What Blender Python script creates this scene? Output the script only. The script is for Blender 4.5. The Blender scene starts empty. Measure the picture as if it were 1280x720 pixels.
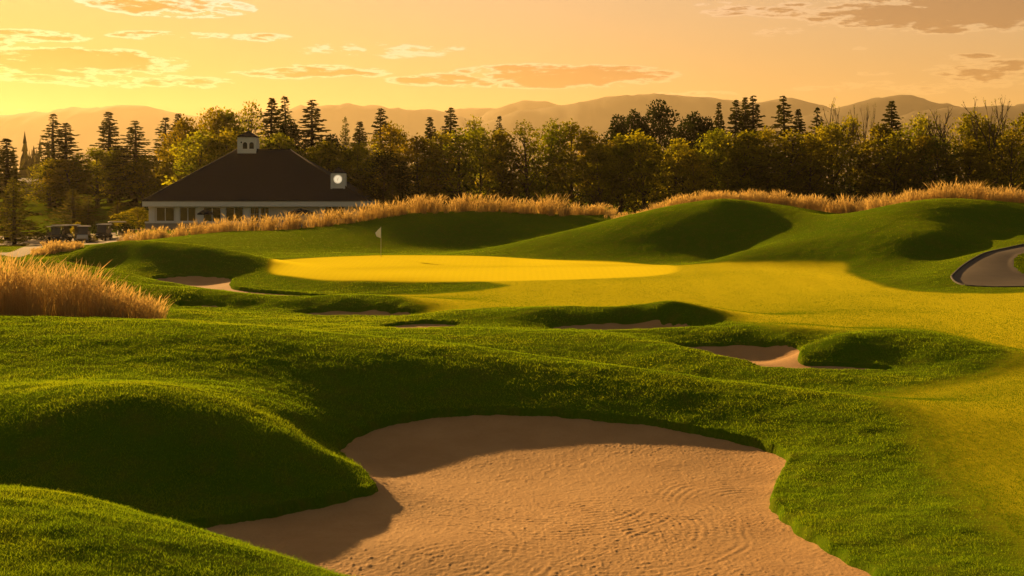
import bpy, bmesh, math, random
import numpy as np
from mathutils import Vector, Matrix

random.seed(7)
RNG = np.random.default_rng(7)
S = bpy.context.scene
COL = S.collection

# ------------------------------------------------------------------ camera, light, exposure
F = 1758.0            # focal length in pixels of the 1280 px wide photograph
HZ = 245.0            # row of the horizon
CAMZ = 6.0            # height of the eye above the datum
R = math.radians

cam_d = bpy.data.cameras.new('camera')
cam = bpy.data.objects.new('camera', cam_d)
COL.objects.link(cam)
cam_d.sensor_width = 36.0
cam_d.lens = 36.0 * F / 1280.0
cam_d.shift_y = -(360.0 - HZ) / 1280.0
cam_d.clip_start = 0.1
cam_d.clip_end = 20000.0
cam.location = (0, 0, CAMZ)
cam.rotation_euler = (R(90), 0, 0)
S.camera = cam

SUN_AZ, SUN_EL = R(-34.0), R(14.8)       # azimuth from straight ahead (negative: to the left), elevation
SUN_STRENGTH = 5.0
SUN_COLOR = (1.0, 0.585, 0.20)
SKY_STRENGTH = 0.068
HAZE_DENSITY = 4.2e-5
EXPOSURE = 1.35

S.view_settings.view_transform = 'Standard'
S.view_settings.look = 'None'
S.view_settings.gamma = 1.0
S.view_settings.use_curve_mapping = False
S.view_settings.exposure = EXPOSURE
S.render.engine = 'CYCLES'
S.cycles.max_bounces = 6
S.cycles.diffuse_bounces = 3
S.cycles.glossy_bounces = 2
S.cycles.transmission_bounces = 4
S.cycles.transparent_max_bounces = 6
S.cycles.volume_bounces = 0
S.cycles.use_denoising = True
S.cycles.sample_clamp_indirect = 4.0

sun_d = bpy.data.lights.new('sun', 'SUN')
sun_d.energy = SUN_STRENGTH
sun_d.color = SUN_COLOR
sun_d.angle = R(0.5)
sun = bpy.data.objects.new('sun', sun_d)
COL.objects.link(sun)
SUN_DIR = Vector((math.sin(SUN_AZ) * math.cos(SUN_EL), math.cos(SUN_AZ) * math.cos(SUN_EL), math.sin(SUN_EL)))
sun.rotation_euler = SUN_DIR.to_track_quat('Z', 'Y').to_euler()
sun.location = (-60, 100, 60)


class NT:
    """Small helper around a node tree."""
    def __init__(self, tree):
        self.t = tree
        self.n = tree.nodes
        self.l = tree.links

    def node(self, kind, **kw):
        n = self.n.new(kind)
        for k, v in kw.items():
            setattr(n, k, v)
        return n

    def link(self, a, b):
        self.l.new(a, b)

    def put(self, sock, v):
        if isinstance(v, bpy.types.NodeSocket):
            self.l.new(v, sock)
        else:
            sock.default_value = v

    def math(self, op, a, b=0.0, c=0.0, clamp=False):
        n = self.node('ShaderNodeMath', operation=op, use_clamp=clamp)
        self.put(n.inputs[0], a)
        self.put(n.inputs[1], b)
        self.put(n.inputs[2], c)
        return n.outputs[0]

    def mix(self, fac, a, b, blend='MIX'):
        n = self.node('ShaderNodeMix', data_type='RGBA', blend_type=blend)
        self.put(n.inputs[0], fac)
        for s, v in ((n.inputs[6], a), (n.inputs[7], b)):
            if not isinstance(v, bpy.types.NodeSocket) and len(v) == 3:
                v = (*v, 1.0)
            self.put(s, v)
        return n.outputs[2]

    def ramp(self, fac, lo, hi, smooth=True):
        n = self.node('ShaderNodeMapRange', interpolation_type='SMOOTHSTEP' if smooth else 'LINEAR')
        self.put(n.inputs[0], fac)
        n.inputs[1].default_value = lo
        n.inputs[2].default_value = hi
        return n.outputs[0]

    def noise(self, vec, scale, detail=4.0, rough=0.55, dist=0.0):
        n = self.node('ShaderNodeTexNoise')
        if vec is not None:
            self.link(vec, n.inputs['Vector'])
        n.inputs['Scale'].default_value = scale
        n.inputs['Detail'].default_value = detail
        n.inputs['Roughness'].default_value = rough
        n.inputs['Distortion'].default_value = dist
        return n.outputs['Fac']

    def mapping(self, vec, scale=(1, 1, 1), loc=(0, 0, 0), rot=(0, 0, 0)):
        n = self.node('ShaderNodeMapping')
        self.link(vec, n.inputs[0])
        n.inputs['Location'].default_value = loc
        n.inputs['Rotation'].default_value = rot
        n.inputs['Scale'].default_value = scale
        return n.outputs[0]


# ------------------------------------------------------------------ sky
world = bpy.data.worlds.new('World')
S.world = world
world.use_nodes = True
W = NT(world.node_tree)
for n in list(W.n):
    W.n.remove(n)
w_out = W.node('ShaderNodeOutputWorld')
w_bg = W.node('ShaderNodeBackground')
w_bg.inputs['Strength'].default_value = SKY_STRENGTH
W.link(w_bg.outputs[0], w_out.inputs[0])
sky = W.node('ShaderNodeTexSky', sky_type='NISHITA')
sky.sun_disc = False
sky.sun_elevation = SUN_EL
sky.sun_rotation = SUN_AZ
sky.altitude = 100.0
sky.air_density = 2.2
sky.dust_density = 5.0
sky.ozone_density = 1.0
tc = W.node('ShaderNodeTexCoord')
sep = W.node('ShaderNodeSeparateXYZ')
W.link(tc.outputs['Generated'], sep.inputs[0])
w_az = W.math('ARCTAN2', sep.outputs[0], sep.outputs[1])
w_el = W.math('ARCSINE', sep.outputs[2])
# a hazy golden evening evens the sky out: its range is compressed, then it thins to a dimmer zenith and east
w_gam = W.node('ShaderNodeGamma')
W.link(sky.outputs[0], w_gam.inputs[0])
w_gam.inputs[1].default_value = 0.15
w_dim = W.math('MULTIPLY', W.math('SUBTRACT', 1.0, W.math('MULTIPLY', W.ramp(w_el, R(7), R(40)), 0.66)),
               W.math('SUBTRACT', 1.0, W.math('MULTIPLY', W.ramp(W.math('ABSOLUTE', W.math('ADD', w_az, 0.5)), R(55), R(130)), 0.50)))
w_hi = W.ramp(w_el, R(1.5), R(9))
w_tint = W.mix(w_hi, (3.05, 1.72, 0.52), (2.55, 1.80, 1.20))
w_val = W.node('ShaderNodeCombineXYZ')
for i_ in range(3):
    W.link(w_dim, w_val.inputs[i_])
w_cool = W.math('MAXIMUM', W.math('MULTIPLY', W.ramp(w_el, R(10), R(50)), 0.8), W.ramp(W.math('ABSOLUTE', W.math('ADD', w_az, 0.5)), R(65), R(140)))
w_glow = W.math('MULTIPLY', W.ramp(w_az, R(2), R(-22)), W.ramp(w_el, R(14), R(2)))
w_tint = W.mix(w_glow, w_tint, (2.70, 1.12, 0.29))
w_tint = W.mix(w_cool, w_tint, (2.15, 2.15, 2.0))
sky_col = W.mix(1.0, W.mix(1.0, w_gam.outputs[0], w_tint, 'MULTIPLY'), w_val.outputs[0], 'MULTIPLY')

# cloud banks: (column, row, half width, half height, thickness) where each stands in the sky
CLOUDS = [
    (222, 9, 78, 11, 1.0), (150, 2, 60, 7, .5), (84, 77, 118, 15, 1.5), (30, 45, 70, 7, .7), (185, 44, 46, 5, .6),
    (258, 44, 28, 4, .5), (327, 47, 34, 5, .6), (30, 95, 60, 7, .6), (150, 100, 80, 9, .7), (255, 104, 45, 7, .5),
    (318, 80, 30, 5, .4), (385, 90, 90, 8, 1.0), (590, 100, 90, 8, 1.25), (700, 95, 125, 13, 1.4), (905, 11, 40, 8, .6),
    (990, 12, 52, 9, .65), (975, 40, 34, 5, .65), (1215, 12, 170, 23, 1.7), (1270, 86, 90, 10, 1.0), (1218, 99, 36, 5, .8),
    (1213, 71, 30, 4, .6), (1075, 61, 10, 3, .4), (1095, 91, 28, 3, .4), (20, 140, 50, 4, .5), (860, 118, 60, 5, .35),
    (480, 62, 120, 10, .3), (1160, 108, 160, 9, .35), (-160, 60, 150, 30, 1.2), (1500, 40, 150, 40, 1.3),
    (-420, 20, 200, 40, 1.2), (1800, 60, 200, 30, 1.2), (-800, -60, 300, 60, 1.2), (500, -160, 300, 50, 1.2),
]
w_comb = W.node('ShaderNodeCombineXYZ')
W.put(w_comb.inputs[0], W.math('MULTIPLY', w_az, 9.0))
W.put(w_comb.inputs[1], W.math('MULTIPLY', w_el, 46.0))
w_n1 = W.noise(w_comb.outputs[0], 2.2, 7.0, 0.62, 0.3)
w_n2 = W.noise(w_comb.outputs[0], 7.5, 5.0, 0.6, 0.2)
dens = None
for (cx, cy, rx, ry, th) in CLOUDS:
    az = math.atan((cx - 640) / F)
    el = math.atan((HZ - cy) / F * math.cos(az))
    dx = W.math('MULTIPLY', W.math('SUBTRACT', w_az, az), F / (rx * 1.3))
    dy = W.math('MULTIPLY', W.math('SUBTRACT', w_el, el), F / (ry * 1.35))
    dist2 = W.math('ADD', W.math('MULTIPLY', dx, dx), W.math('MULTIPLY', dy, dy))
    v = W.math('MULTIPLY', W.math('SUBTRACT', 1.0, dist2, clamp=True), th)
    dens = v if dens is None else W.math('MAXIMUM', dens, v)
nz = W.math('ADD', W.math('MULTIPLY', W.math('SUBTRACT', w_n1, 0.5), 4.2), W.math('MULTIPLY', W.math('SUBTRACT', w_n2, 0.5), 3.0))
dens2 = W.math('ADD', dens, W.math('MULTIPLY', nz, W.math('MULTIPLY', dens, 2.2, clamp=True)))
c_thin = W.ramp(dens2, 0.20, 0.38)
c_thick = W.ramp(dens2, 0.46, 0.98)
# sunlit rims near the sun are brighter than the sky, thick bodies darker
sunprox = W.ramp(w_az, R(16), R(-20))
rim = W.mix(sunprox, (1.18, 1.20, 1.22), (1.6, 1.8, 3.2))
body = W.mix(sunprox, (0.62, 0.51, 0.47), (0.82, 0.46, 0.22))
sky_c1 = W.mix(c_thin, sky_col, W.mix(1.0, sky_col, rim, 'MULTIPLY'))
sky_c2 = W.mix(c_thick, sky_c1, W.mix(1.0, sky_col, body, 'MULTIPLY'))
W.link(sky_c2, w_bg.inputs['Color'])


# ------------------------------------------------------------------ helpers
def tag(o, label=None, cat=None, group=None, kind=None):
    if label: o['label'] = label
    if cat: o['category'] = cat
    if group: o['group'] = group
    if kind: o['kind'] = kind
    return o


def empty(name, loc, rz=0.0):
    o = bpy.data.objects.new(name, None)
    COL.objects.link(o)
    o.location = loc
    o.rotation_euler = (0, 0, rz)
    o.empty_display_size = 0.5
    return o


def copy_tree(o, parent=None):
    c = o.copy()
    COL.objects.link(c)
    c.parent = parent
    for ch in o.children:
        copy_tree(ch, c)
    return c


def np_mesh(name, verts, faces, mat=None, parent=None, smooth=False, tone=None, size=None):
    """Mesh object from numpy arrays: faces is (n,3) or (n,4)."""
    me = bpy.data.meshes.new(name)
    verts = np.asarray(verts, dtype=np.float32)
    faces = np.asarray(faces, dtype=np.int32)
    k = faces.shape[1]
    me.vertices.add(len(verts))
    me.vertices.foreach_set('co', verts.ravel())
    me.loops.add(faces.size)
    me.loops.foreach_set('vertex_index', faces.ravel())
    me.polygons.add(len(faces))
    me.polygons.foreach_set('loop_start', np.arange(0, faces.size, k, dtype=np.int32))
    me.update(calc_edges=True)
    me.polygons.foreach_set('use_smooth', np.full(len(faces), smooth))
    if tone is not None:
        at = me.attributes.new('tone', 'FLOAT', 'POINT')
        at.data.foreach_set('value', np.asarray(tone, dtype=np.float32))
    me.validate()
    if mat is not None:
        me.materials.append(mat)
    o = bpy.data.objects.new(name, me)
    COL.objects.link(o)
    o.parent = parent
    return o


class MB:
    """Collects simple solids and links them as one mesh object."""
    def __init__(self):
        self.v, self.f, self.sm = [], [], []

    def add(self, vs, fs, smooth=False):
        b = len(self.v)
        self.v += [tuple(v) for v in vs]
        self.f += [tuple(i + b for i in f) for f in fs]
        self.sm += [smooth] * len(fs)
        return self

    def box(self, x0, x1, y0, y1, z0, z1):
        vs = [(x0, y0, z0), (x1, y0, z0), (x1, y1, z0), (x0, y1, z0), (x0, y0, z1), (x1, y0, z1), (x1, y1, z1), (x0, y1, z1)]
        return self.add(vs, [(0, 3, 2, 1), (4, 5, 6, 7), (0, 1, 5, 4), (1, 2, 6, 5), (2, 3, 7, 6), (3, 0, 4, 7)])

    def loft(self, rings, cap=True, smooth=False):
        n = len(rings[0])
        vs = [p for r in rings for p in r]
        fs = []
        for i in range(len(rings) - 1):
            for j in range(n):
                k = (j + 1) % n
                fs.append((i * n + j, i * n + k, (i + 1) * n + k, (i + 1) * n + j))
        if cap:
            fs.append(tuple(reversed(range(n))))
            fs.append(tuple(range((len(rings) - 1) * n, len(rings) * n)))
        return self.add(vs, fs, smooth)

    def tube(self, pts, radii, n=6, smooth=True):
        pts = [Vector(p) for p in pts]
        if not hasattr(radii, '__len__'):
            radii = [radii] * len(pts)
        rings = []
        for i, p in enumerate(pts):
            d = (pts[min(i + 1, len(pts) - 1)] - pts[max(i - 1, 0)]).normalized()
            a = d.cross(Vector((0, 0, 1)) if abs(d.z) < 0.9 else Vector((1, 0, 0))).normalized()
            b = d.cross(a)
            rings.append([p + (a * math.cos(t) + b * math.sin(t)) * radii[i] for t in [2 * math.pi * j / n for j in range(n)]])
        return self.loft(rings, True, smooth)

    def lathe(self, prof, n=24, c=(0, 0, 0), smooth=True):
        return self.loft([[(c[0] + r * math.cos(2 * math.pi * j / n), c[1] + r * math.sin(2 * math.pi * j / n), c[2] + z) for j in range(n)] for r, z in prof], True, smooth)

    def build(self, name, mat=None, parent=None, bevel=0.0):
        me = bpy.data.meshes.new(name)
        me.from_pydata(self.v, [], self.f)
        me.polygons.foreach_set('use_smooth', self.sm)
        bm = bmesh.new()
        bm.from_mesh(me)
        bmesh.ops.recalc_face_normals(bm, faces=bm.faces)
        if bevel:
            bmesh.ops.bevel(bm, geom=[e for e in bm.edges], offset=bevel, segments=2, affect='EDGES', clamp_overlap=True)
        bm.to_mesh(me)
        bm.free()
        if mat: me.materials.append(mat)
        o = bpy.data.objects.new(name, me)
        COL.objects.link(o)
        o.parent = parent
        return o


def new_mat(name):
    m = bpy.data.materials.new(name)
    m.use_nodes = True
    t = NT(m.node_tree)
    p = t.n['Principled BSDF']
    return m, t, p


def plain(name, col, rough=0.6, var=0.15, scale=3.0, spec=0.4, metal=0.0, bump=0.0, bscale=40.0):
    """Painted or natural surface with mild unevenness."""
    m, t, p = new_mat(name)
    tc_ = t.node('ShaderNodeTexCoord')
    n = t.noise(tc_.outputs['Object'], scale, 6.0, 0.6)
    lo = tuple(c * (1 - var) for c in col)
    hi = tuple(min(1, c * (1 + var)) for c in col)
    t.put(p.inputs['Base Color'], t.mix(n, lo, hi))
    p.inputs['Roughness'].default_value = rough
    p.inputs['Specular IOR Level'].default_value = spec
    p.inputs['Metallic'].default_value = metal
    if bump:
        b = t.node('ShaderNodeBump')
        b.inputs['Strength'].default_value = bump
        b.inputs['Distance'].default_value = 0.02
        t.link(t.noise(tc_.outputs['Object'], bscale, 4.0), b.inputs['Height'])
        t.link(b.outputs[0], p.inputs['Normal'])
    return m
# ------------------------------------------------------------------ the shape of the land
def st(px, D):
    return ((px - 640.0) / F, math.log(D))


def zof(py, D):
    return CAMZ + (HZ - py) / F * D


CP = []               # (s, t, z) control points of the ground


def line(pts, dz=0.0, step=55.0):
    """Points of one crest or foot line: (column, row, distance), resampled every few degrees."""
    P = [(px, zof(py, D) + dz, math.log(D)) for px, py, D in pts]
    for i, a in enumerate(P):
        CP.append(((a[0] - 640) / F, a[2], a[1]))
        if i + 1 < len(P):
            b = P[i + 1]
            n = int(abs(b[0] - a[0]) / step)
            for k in range(1, n + 1):
                u = k / (n + 1)
                q = [a[j] + (b[j] - a[j]) * u for j in range(3)]
                CP.append(((q[0] - 640) / F, q[2], q[1]))


def level(pts):
    """(column, distance, height below the eye)"""
    for px, D, z in pts:
        CP.append(((px - 640) / F, math.log(D), CAMZ + z))


# outlines: (column, row, distance)
BUNKERS = {
    'front': dict(lip=.12, bowl=.06, pts=[(423, 560, 34.2), (430, 551, 34.8), (455, 536, 36), (510, 520, 37.0), (580, 513.5, 37.4), (660, 513, 37.4), (740, 518, 37.2), (820, 527, 36.8), (900, 542, 36.0), (955, 555, 35.1), (984, 568, 33.9), (986, 578, 33), (976, 595, 31.9), (968, 615, 30.2), (972, 635, 28.6), (1002, 660, 26.9), (1052, 690, 25.0), (1112, 720, 23.3), (1150, 750, 21.8), (1050, 790, 20.2), (800, 800, 19.9), (600, 775, 20.8), (470, 742, 22.3), (400, 718, 23.3), (330, 692, 24.6), (262, 668, 25.9), (226, 655, 26.8), (272, 649, 27.4), (330, 640, 28.1), (400, 625, 28.9), (445, 614, 29.5), (466, 607, 29.9), (463, 598, 30.5), (445, 580, 32), (430, 568, 33.3)]),
    'right': dict(lip=.10, bowl=.05, pts=[(847, 431, 53.5), (900, 429.5, 54), (960, 430, 54), (996, 432, 53.3), (1004, 439, 51.5), (1003, 452, 48.8), (1060, 455, 48.6), (1113, 459, 48), (1108, 462, 47.6), (1040, 462, 47.3), (990, 460, 47.4), (955, 458, 47.8), (902, 446, 49.8), (865, 437, 52)]),
    'middle': dict(lip=0.10, bowl=.04, pts=[(683, 408.5, 58.2), (720, 404, 59.0), (780, 402, 59.5), (830, 403, 59.3), (866, 406.5, 58.4), (830, 412, 57.6), (770, 414.5, 57.3), (720, 412.5, 57.6)]),
    'small': dict(lip=0.08, bowl=.03, pts=[(474, 407.5, 58.1), (508, 403.6, 59.0), (537, 402.6, 59.4), (576, 405, 58.7), (550, 408.5, 57.8), (510, 409.5, 57.5)]),
    'long': dict(lip=0.12, bowl=.03, pts=[(364, 390.5, 65.6), (400, 387.2, 66.3), (450, 386.5, 66.5), (490, 388, 66.1), (518, 391.5, 65.3), (470, 395, 64.5), (410, 394.5, 64.7), (380, 393, 65.1)]),
    'sliver': dict(lip=0.10, bowl=.02, pts=[(219, 381, 67.7), (245, 379.8, 68.0), (282, 382, 67.3), (278, 385, 66.5), (240, 384.5, 66.7)]),
    'left': dict(lip=.12, bowl=.05, pts=[(190, 347.5, 85.6), (215, 344, 86.8), (240, 343, 87.3), (268, 344, 87.0), (289, 347, 86), (288, 354, 83.4), (300, 360.5, 80.6), (360, 365.5, 78.2), (430, 369.5, 76.4), (460, 372, 75.4), (430, 373, 75.0), (360, 370, 76.2), (300, 366, 78.2), (262, 362, 80.0), (220, 356, 82.4)]),
}
GREEN = [(336, 337, 88), (345, 329, 94), (365, 323, 100), (476, 319, 105.5), (620, 320, 104), (760, 323, 102), (830, 331, 97.5), (845, 339, 92), (800, 346, 87.5), (650, 351, 83.5), (450, 351, 82.5), (360, 345, 85.3)]
# fairway: (column, distance)
FAIRWAY = [(350, 76.3), (400, 77.2), (450, 78.3), (520, 78.8), (590, 79.4), (632, 80.6), (612, 82.6), (560, 83.4), (640, 84.5), (740, 89), (790, 92), (790, 96), (838, 95.6), (900, 95), (1042, 93.5), (1062, 89.5), (1080, 86), (1130, 80), (1200, 77.5), (1300, 77.5), (1500, 78), (1500, 23), (1330, 23.4), (1275, 26), (1215, 29), (1170, 33), (1140, 37), (1090, 39.4), (1060, 40.5), (1120, 43.5), (1200, 45.2), (1245, 46.5), (1275, 48.8), (1255, 51), (1190, 53.3), (1060, 54.2), (980, 55.2), (940, 57.2), (900, 59), (800, 61.2), (682, 62), (600, 62.8), (545, 64.3), (515, 67), (480, 70.5), (430, 73.5)]
PATH = [(1500, 94), (1330, 94), (1280, 93), (1231, 90), (1205, 87.5), (1192, 84.5), (1190, 83.5), (1196, 82), (1209, 81), (1240, 80.4), (1280, 80.4), (1400, 80.5), (1500, 81), (1500, 84.2), (1340, 84.3), (1285, 84.5), (1270, 86), (1266, 87.2), (1270, 88.6), (1290, 90), (1400, 91)]
PARK = [(-60, 156), (20, 152), (60, 148), (100, 146), (150, 150), (178, 156), (190, 163), (160, 172), (60, 174), (-60, 176)]
TRACK = [(-10, 112), (14, 114), (30, 124), (48, 138), (60, 150), (84, 152), (66, 134), (48, 118), (36, 112), (20, 108)]

# far below the frame and to the sides
level([(px, 3.0, -5.1) for px in (-1500, 0, 640, 1280, 2800)])
level([(px, 8.0, -5.15) for px in (-900, -200, 200, 640, 1080, 1500, 2200)])
level([(px, 13.0, -5.15) for px in (-500, -100, 250, 640, 1000, 1400, 1900)])
line([(-300, 700, 18.5), (0, 728, 18.3), (200, 732, 19.3), (400, 760, 19.5)])
level([(640, 17.5, -5.75), (850, 17.5, -5.8), (1080, 18.5, -5.9), (1280, 20, -5.92), (1500, 21, -5.92)])
# near left mound and its hollow
line([(-200, 600, 25.2), (0, 612, 25), (120, 628, 24.6), (250, 665, 23.5), (330, 690, 22.6), (440, 722, 21.5), (520, 752, 20.3)])
line([(-200, 590, 29.2), (0, 601, 28.8), (80, 609, 28.3), (160, 626, 27.8)])
# promontory
line([(-220, 540, 31.2), (0, 519, 31.2), (78, 503, 31.3), (164, 497, 31.2), (273, 526, 30.9), (351, 544, 31.0), (430, 577, 31.2)], step=40)
line([(-220, 490, 36), (0, 474, 36), (164, 471, 36), (300, 489, 35.2), (380, 516, 34.8)])
# sand of the front bunker
level([(700, 29.8, -6.35), (600, 34, -6.27), (850, 34.2, -6.19), (900, 27.4, -6.3), (700, 24.5, -6.34), (550, 25.5, -6.31), (420, 26.5, -6.3), (950, 24, -6.3), (780, 36, -6.02), (620, 36.2, -6.0), (500, 35.5, -6.05), (900, 31, -6.3)])
# the big front ridge
line([(-300, 396, 44), (0, 400, 44), (200, 402, 44), (320, 408, 43.7), (450, 422, 43), (574, 434, 42), (760, 459, 41), (900, 477, 40), (1060, 495, 39), (1180, 506, 38.4), (1280, 514, 38), (1500, 520, 38)], step=40)
line([(1010, 590, 31.8), (1100, 585, 32), (1280, 590, 31.5), (1500, 590, 31.5)])
line([(1060, 650, 27.2), (1150, 655, 26.6), (1280, 660, 26.3), (1500, 660, 26.3)])
# ground behind it
level([(-200, 51, -4.5), (0, 51, -4.5), (120, 51, -4.55), (200, 51, -4.7), (-200, 57, -5.0), (0, 57, -5.0), (200, 57, -5.1), (350, 52, -5.1), (480, 50, -5.2)])
line([(574, 441, 48), (660, 452, 48.2), (760, 462, 48), (900, 480, 45), (1000, 490, 43.8), (1060, 494, 43)])
line([(1150, 497, 42.3), (1280, 482, 43.8), (1500, 482, 43.8)])
# second ridge, the near side of the middle bunkers
line([(200, 404, 60), (360, 406, 58), (430, 408, 57), (480, 410, 55.6), (592, 409.5, 55.4), (660, 412, 54.8), (728, 415.5, 53.7), (790, 423, 52.2), (840, 431, 50.6), (902, 446, 48.7), (955, 459, 47), (1060, 466, 46.4), (1150, 467, 46.4), (1240, 470, 46.2)], step=40)
line([(1300, 440, 52.7), (1500, 440, 52.7)])
line([(1300, 400, 66), (1500, 400, 66)])
# lips over the bunkers
line([(574, 390, 60.9), (682, 389, 59.9), (760, 388.8, 60.1), (800, 391, 59.9), (860, 400, 58.8)], step=40)
line([(860, 411, 55.6), (900, 412, 55.4), (950, 414, 55), (985, 419, 54.2)], step=35)
line([(1020, 428, 50.6), (1052, 418, 51.2), (1090, 415.5, 51.5), (1126, 416, 51.5), (1166, 421, 51), (1207, 431, 50), (1252, 447, 48.4)], step=30)
level([(1060, 57, -5.33), (1150, 57, -5.36), (960, 58, -5.2)])
line([(1010, 432, 51.0)])
# ridges and sand on the left
line([(-200, 340, 74), (0, 343, 73.6), (112, 347, 73), (150, 356, 71.6), (210, 366, 69.2), (300, 375, 67.8), (375, 377, 67.2), (447, 377.5, 67.1), (505, 384, 66.0)], step=40)
line([(-200, 372, 70), (0, 366, 71), (112, 369, 70.6), (150, 375, 69.2)])
line([(300, 386.5, 66.6), (345, 389, 65.4)])
line([(0, 392, 64), (187, 393, 62), (300, 396.5, 61.6), (400, 400.5, 60.6), (470, 398, 61.8)])
line([(-200, 320, 92), (0, 324, 92), (64, 325, 91), (124, 334, 87), (187, 349, 81.5), (240, 359, 78), (300, 367.5, 75.2), (375, 372, 73.5), (470, 375, 72)], step=40)
line([(-200, 342, 84), (0, 339, 85.5), (124, 345, 82.4), (187, 359.5, 78.6), (240, 366, 75.6), (300, 372, 73.2), (375, 375.5, 71.4)])
line([(-200, 318, 99), (62, 322, 97.5), (112, 312, 93.5), (180, 306.5, 91.8), (244, 309.5, 91.0), (300, 318, 90.6), (345, 331, 89.8)], step=35)
line([(62, 327, 94), (124, 338, 91)])
level([(112, 97.5, -3.95), (180, 96.5, -3.6), (244, 96, -3.7), (300, 96, -4.15)])
level([(-200, 108, -4.8), (0, 106, -4.75), (112, 108, -4.7), (180, 110, -4.6), (244, 108, -4.5), (310, 106, -4.45)])
# green and its apron
line([(345, 353, 83.2), (400, 364.5, 80), (450, 367, 79.3), (520, 367, 79.2), (580, 363, 79.9), (624, 357.5, 80.9)])
line([(450, 335, 92), (640, 333, 93), (760, 335, 93), (476, 321, 103), (640, 325, 99)])
line([(365, 322, 102), (476, 318.5, 107), (620, 319, 105.5)])
# fairway
line([(560, 372, 74.6), (700, 371, 75), (900, 371, 75), (1100, 371, 75), (1280, 373, 75), (1500, 373, 75)])
line([(700, 355, 81), (880, 347, 85.5), (1000, 345, 86), (900, 334, 93), (1010, 334, 92.5)])
line([(760, 392, 62.8), (1000, 393, 63), (1150, 393, 63.8)])
# hills behind the green
line([(640, 318.5, 106), (700, 321.5, 104.5), (800, 325.5, 101.8), (912, 327, 100)])
line([(610, 312.5, 110.5), (662, 300, 111.5), (737, 284, 111.5), (812, 265, 111.5), (880, 254, 111), (901, 250, 111), (931, 252, 111.5), (987, 259, 113.5), (1044, 267, 117)], step=35)
level([(812, 117, -1.3), (880, 117, -.6), (931, 117, -.5), (987, 119, -.95)])
level([(812, 122, -1.5), (880, 122, -.75), (931, 122, -.65), (987, 122, -1.05), (1044, 124, -1.75)])
line([(920, 317, 98.5), (987, 299, 101), (1062, 272, 104), (1137, 254, 105.5), (1182, 252, 105.5), (1230, 253.5, 106), (1280, 257, 107), (1400, 262, 108), (1600, 262, 108)], step=35)
level([(1062, 114, -1.9), (1137, 113, -.6), (1182, 113, -.55), (1280, 114, -.8), (1450, 115, -1)])
line([(900, 328, 95), (1000, 327.5, 94), (1045, 327, 93.5)])
line([(1062, 345, 88), (1137, 359, 81.5), (1200, 363, 79), (1280, 363, 78.6), (1500, 363, 78.6)])
line([(1190, 344, 84.2), (1205, 352, 82.2), (1209, 332, 87.2), (1231, 316, 90.2), (1280, 305, 93.2), (1280, 345, 84), (1240, 358, 80.6), (1267, 329, 87.2), (1400, 300, 94), (1400, 340, 85)])
line([(1170, 300, 95), (1235, 300, 96), (1300, 292, 98.5), (1130, 320, 93)])
line([(1200, 277, 100.5), (1280, 281, 101.5)])
line([(437, 280, 128), (512, 268, 129.5), (587, 265, 130), (650, 267, 130), (700, 271, 129.5), (737, 269, 131), (765, 268, 132)], step=35)
line([(437, 306, 118), (512, 306, 120), (590, 305.5, 121), (640, 302, 121)])
line([(150, 305, 135), (210, 298, 133), (240, 294, 132), (290, 289.5, 131), (340, 288, 130), (380, 286, 129)])
level([(240, 138, -4.0), (300, 138, -3.7), (380, 137, -3.3)])
line([(240, 305, 118), (300, 309, 114), (370, 314.5, 112)])
level([(437, 136, -2.7), (512, 137, -2.0), (587, 137, -1.9), (700, 137, -2.2)])
level([(765, 124, -2.6)])
# behind: car park, club house ground, wood
level([(-300, 160, -5.2), (-50, 165, -5.25), (60, 160, -5.25), (100, 160, -5.25), (150, 160, -4.9), (40, 140, -5.15), (0, 150, -5.3), (100, 150, -5.25), (60, 172, -5.1), (150, 172, -4.6)])
level([(180, 158, -4.1), (230, 155, -4.0), (300, 155, -3.85), (380, 155, -3.7), (440, 155, -3.6), (230, 170, -3.9), (330, 175, -3.8), (440, 172, -3.6)])
line([(-60, 317, 110), (0, 318, 110), (45, 319, 111), (0, 309, 125)])
level([(-300, 200, -3.0), (0, 200, -3.6), (120, 196, -3.9), (190, 196, -3.5), (0, 260, -.9), (110, 235, .3), (180, 235, .1), (-300, 260, -.8), (330, 215, -2.5)])
level([(500, 160, -3), (650, 160, -3), (800, 160, -3), (1000, 160, -3), (1200, 160, -3), (1500, 160, -3)])
level([(px, 210, -3) for px in (420, 560, 720, 900, 1080, 1280, 1600)])
level([(px, 300, z) for px, z in ((-500, -1.5), (0, -1.5), (300, -2), (640, -3), (960, -3), (1280, -3), (1900, -3))])
level([(px, 600, -5) for px in (-700, 0, 640, 1280, 2000)])
level([(px, 1500, -6) for px in (-700, 0, 640, 1280, 2000)])
level([(px, 9900, -6) for px in (-700, 0, 640, 1280, 2000)])
for b in BUNKERS.values():
    line(b['pts'], step=60)
line(GREEN[:1] + GREEN[6:], step=60)

cp = np.array(CP)
# thin plate spline in log-polar ground coordinates, slightly smoothed
def tps_kernel(d2):
    return 0.5 * d2 * np.log(d2 + 1e-12)


def tps_fit(p, z, lam):
    n = len(p)
    d2 = ((p[:, None, :] - p[None, :, :]) ** 2).sum(-1)
    A = np.zeros((n + 3, n + 3))
    A[:n, :n] = tps_kernel(d2) + lam * np.eye(n)
    A[:n, n] = 1
    A[:n, n + 1:] = p
    A[n, :n] = 1
    A[n + 1:, :n] = p.T
    return np.linalg.solve(A, np.concatenate([z, np.zeros(3)]))


TW = tps_fit(cp[:, :2], cp[:, 2], 2e-6)


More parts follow.
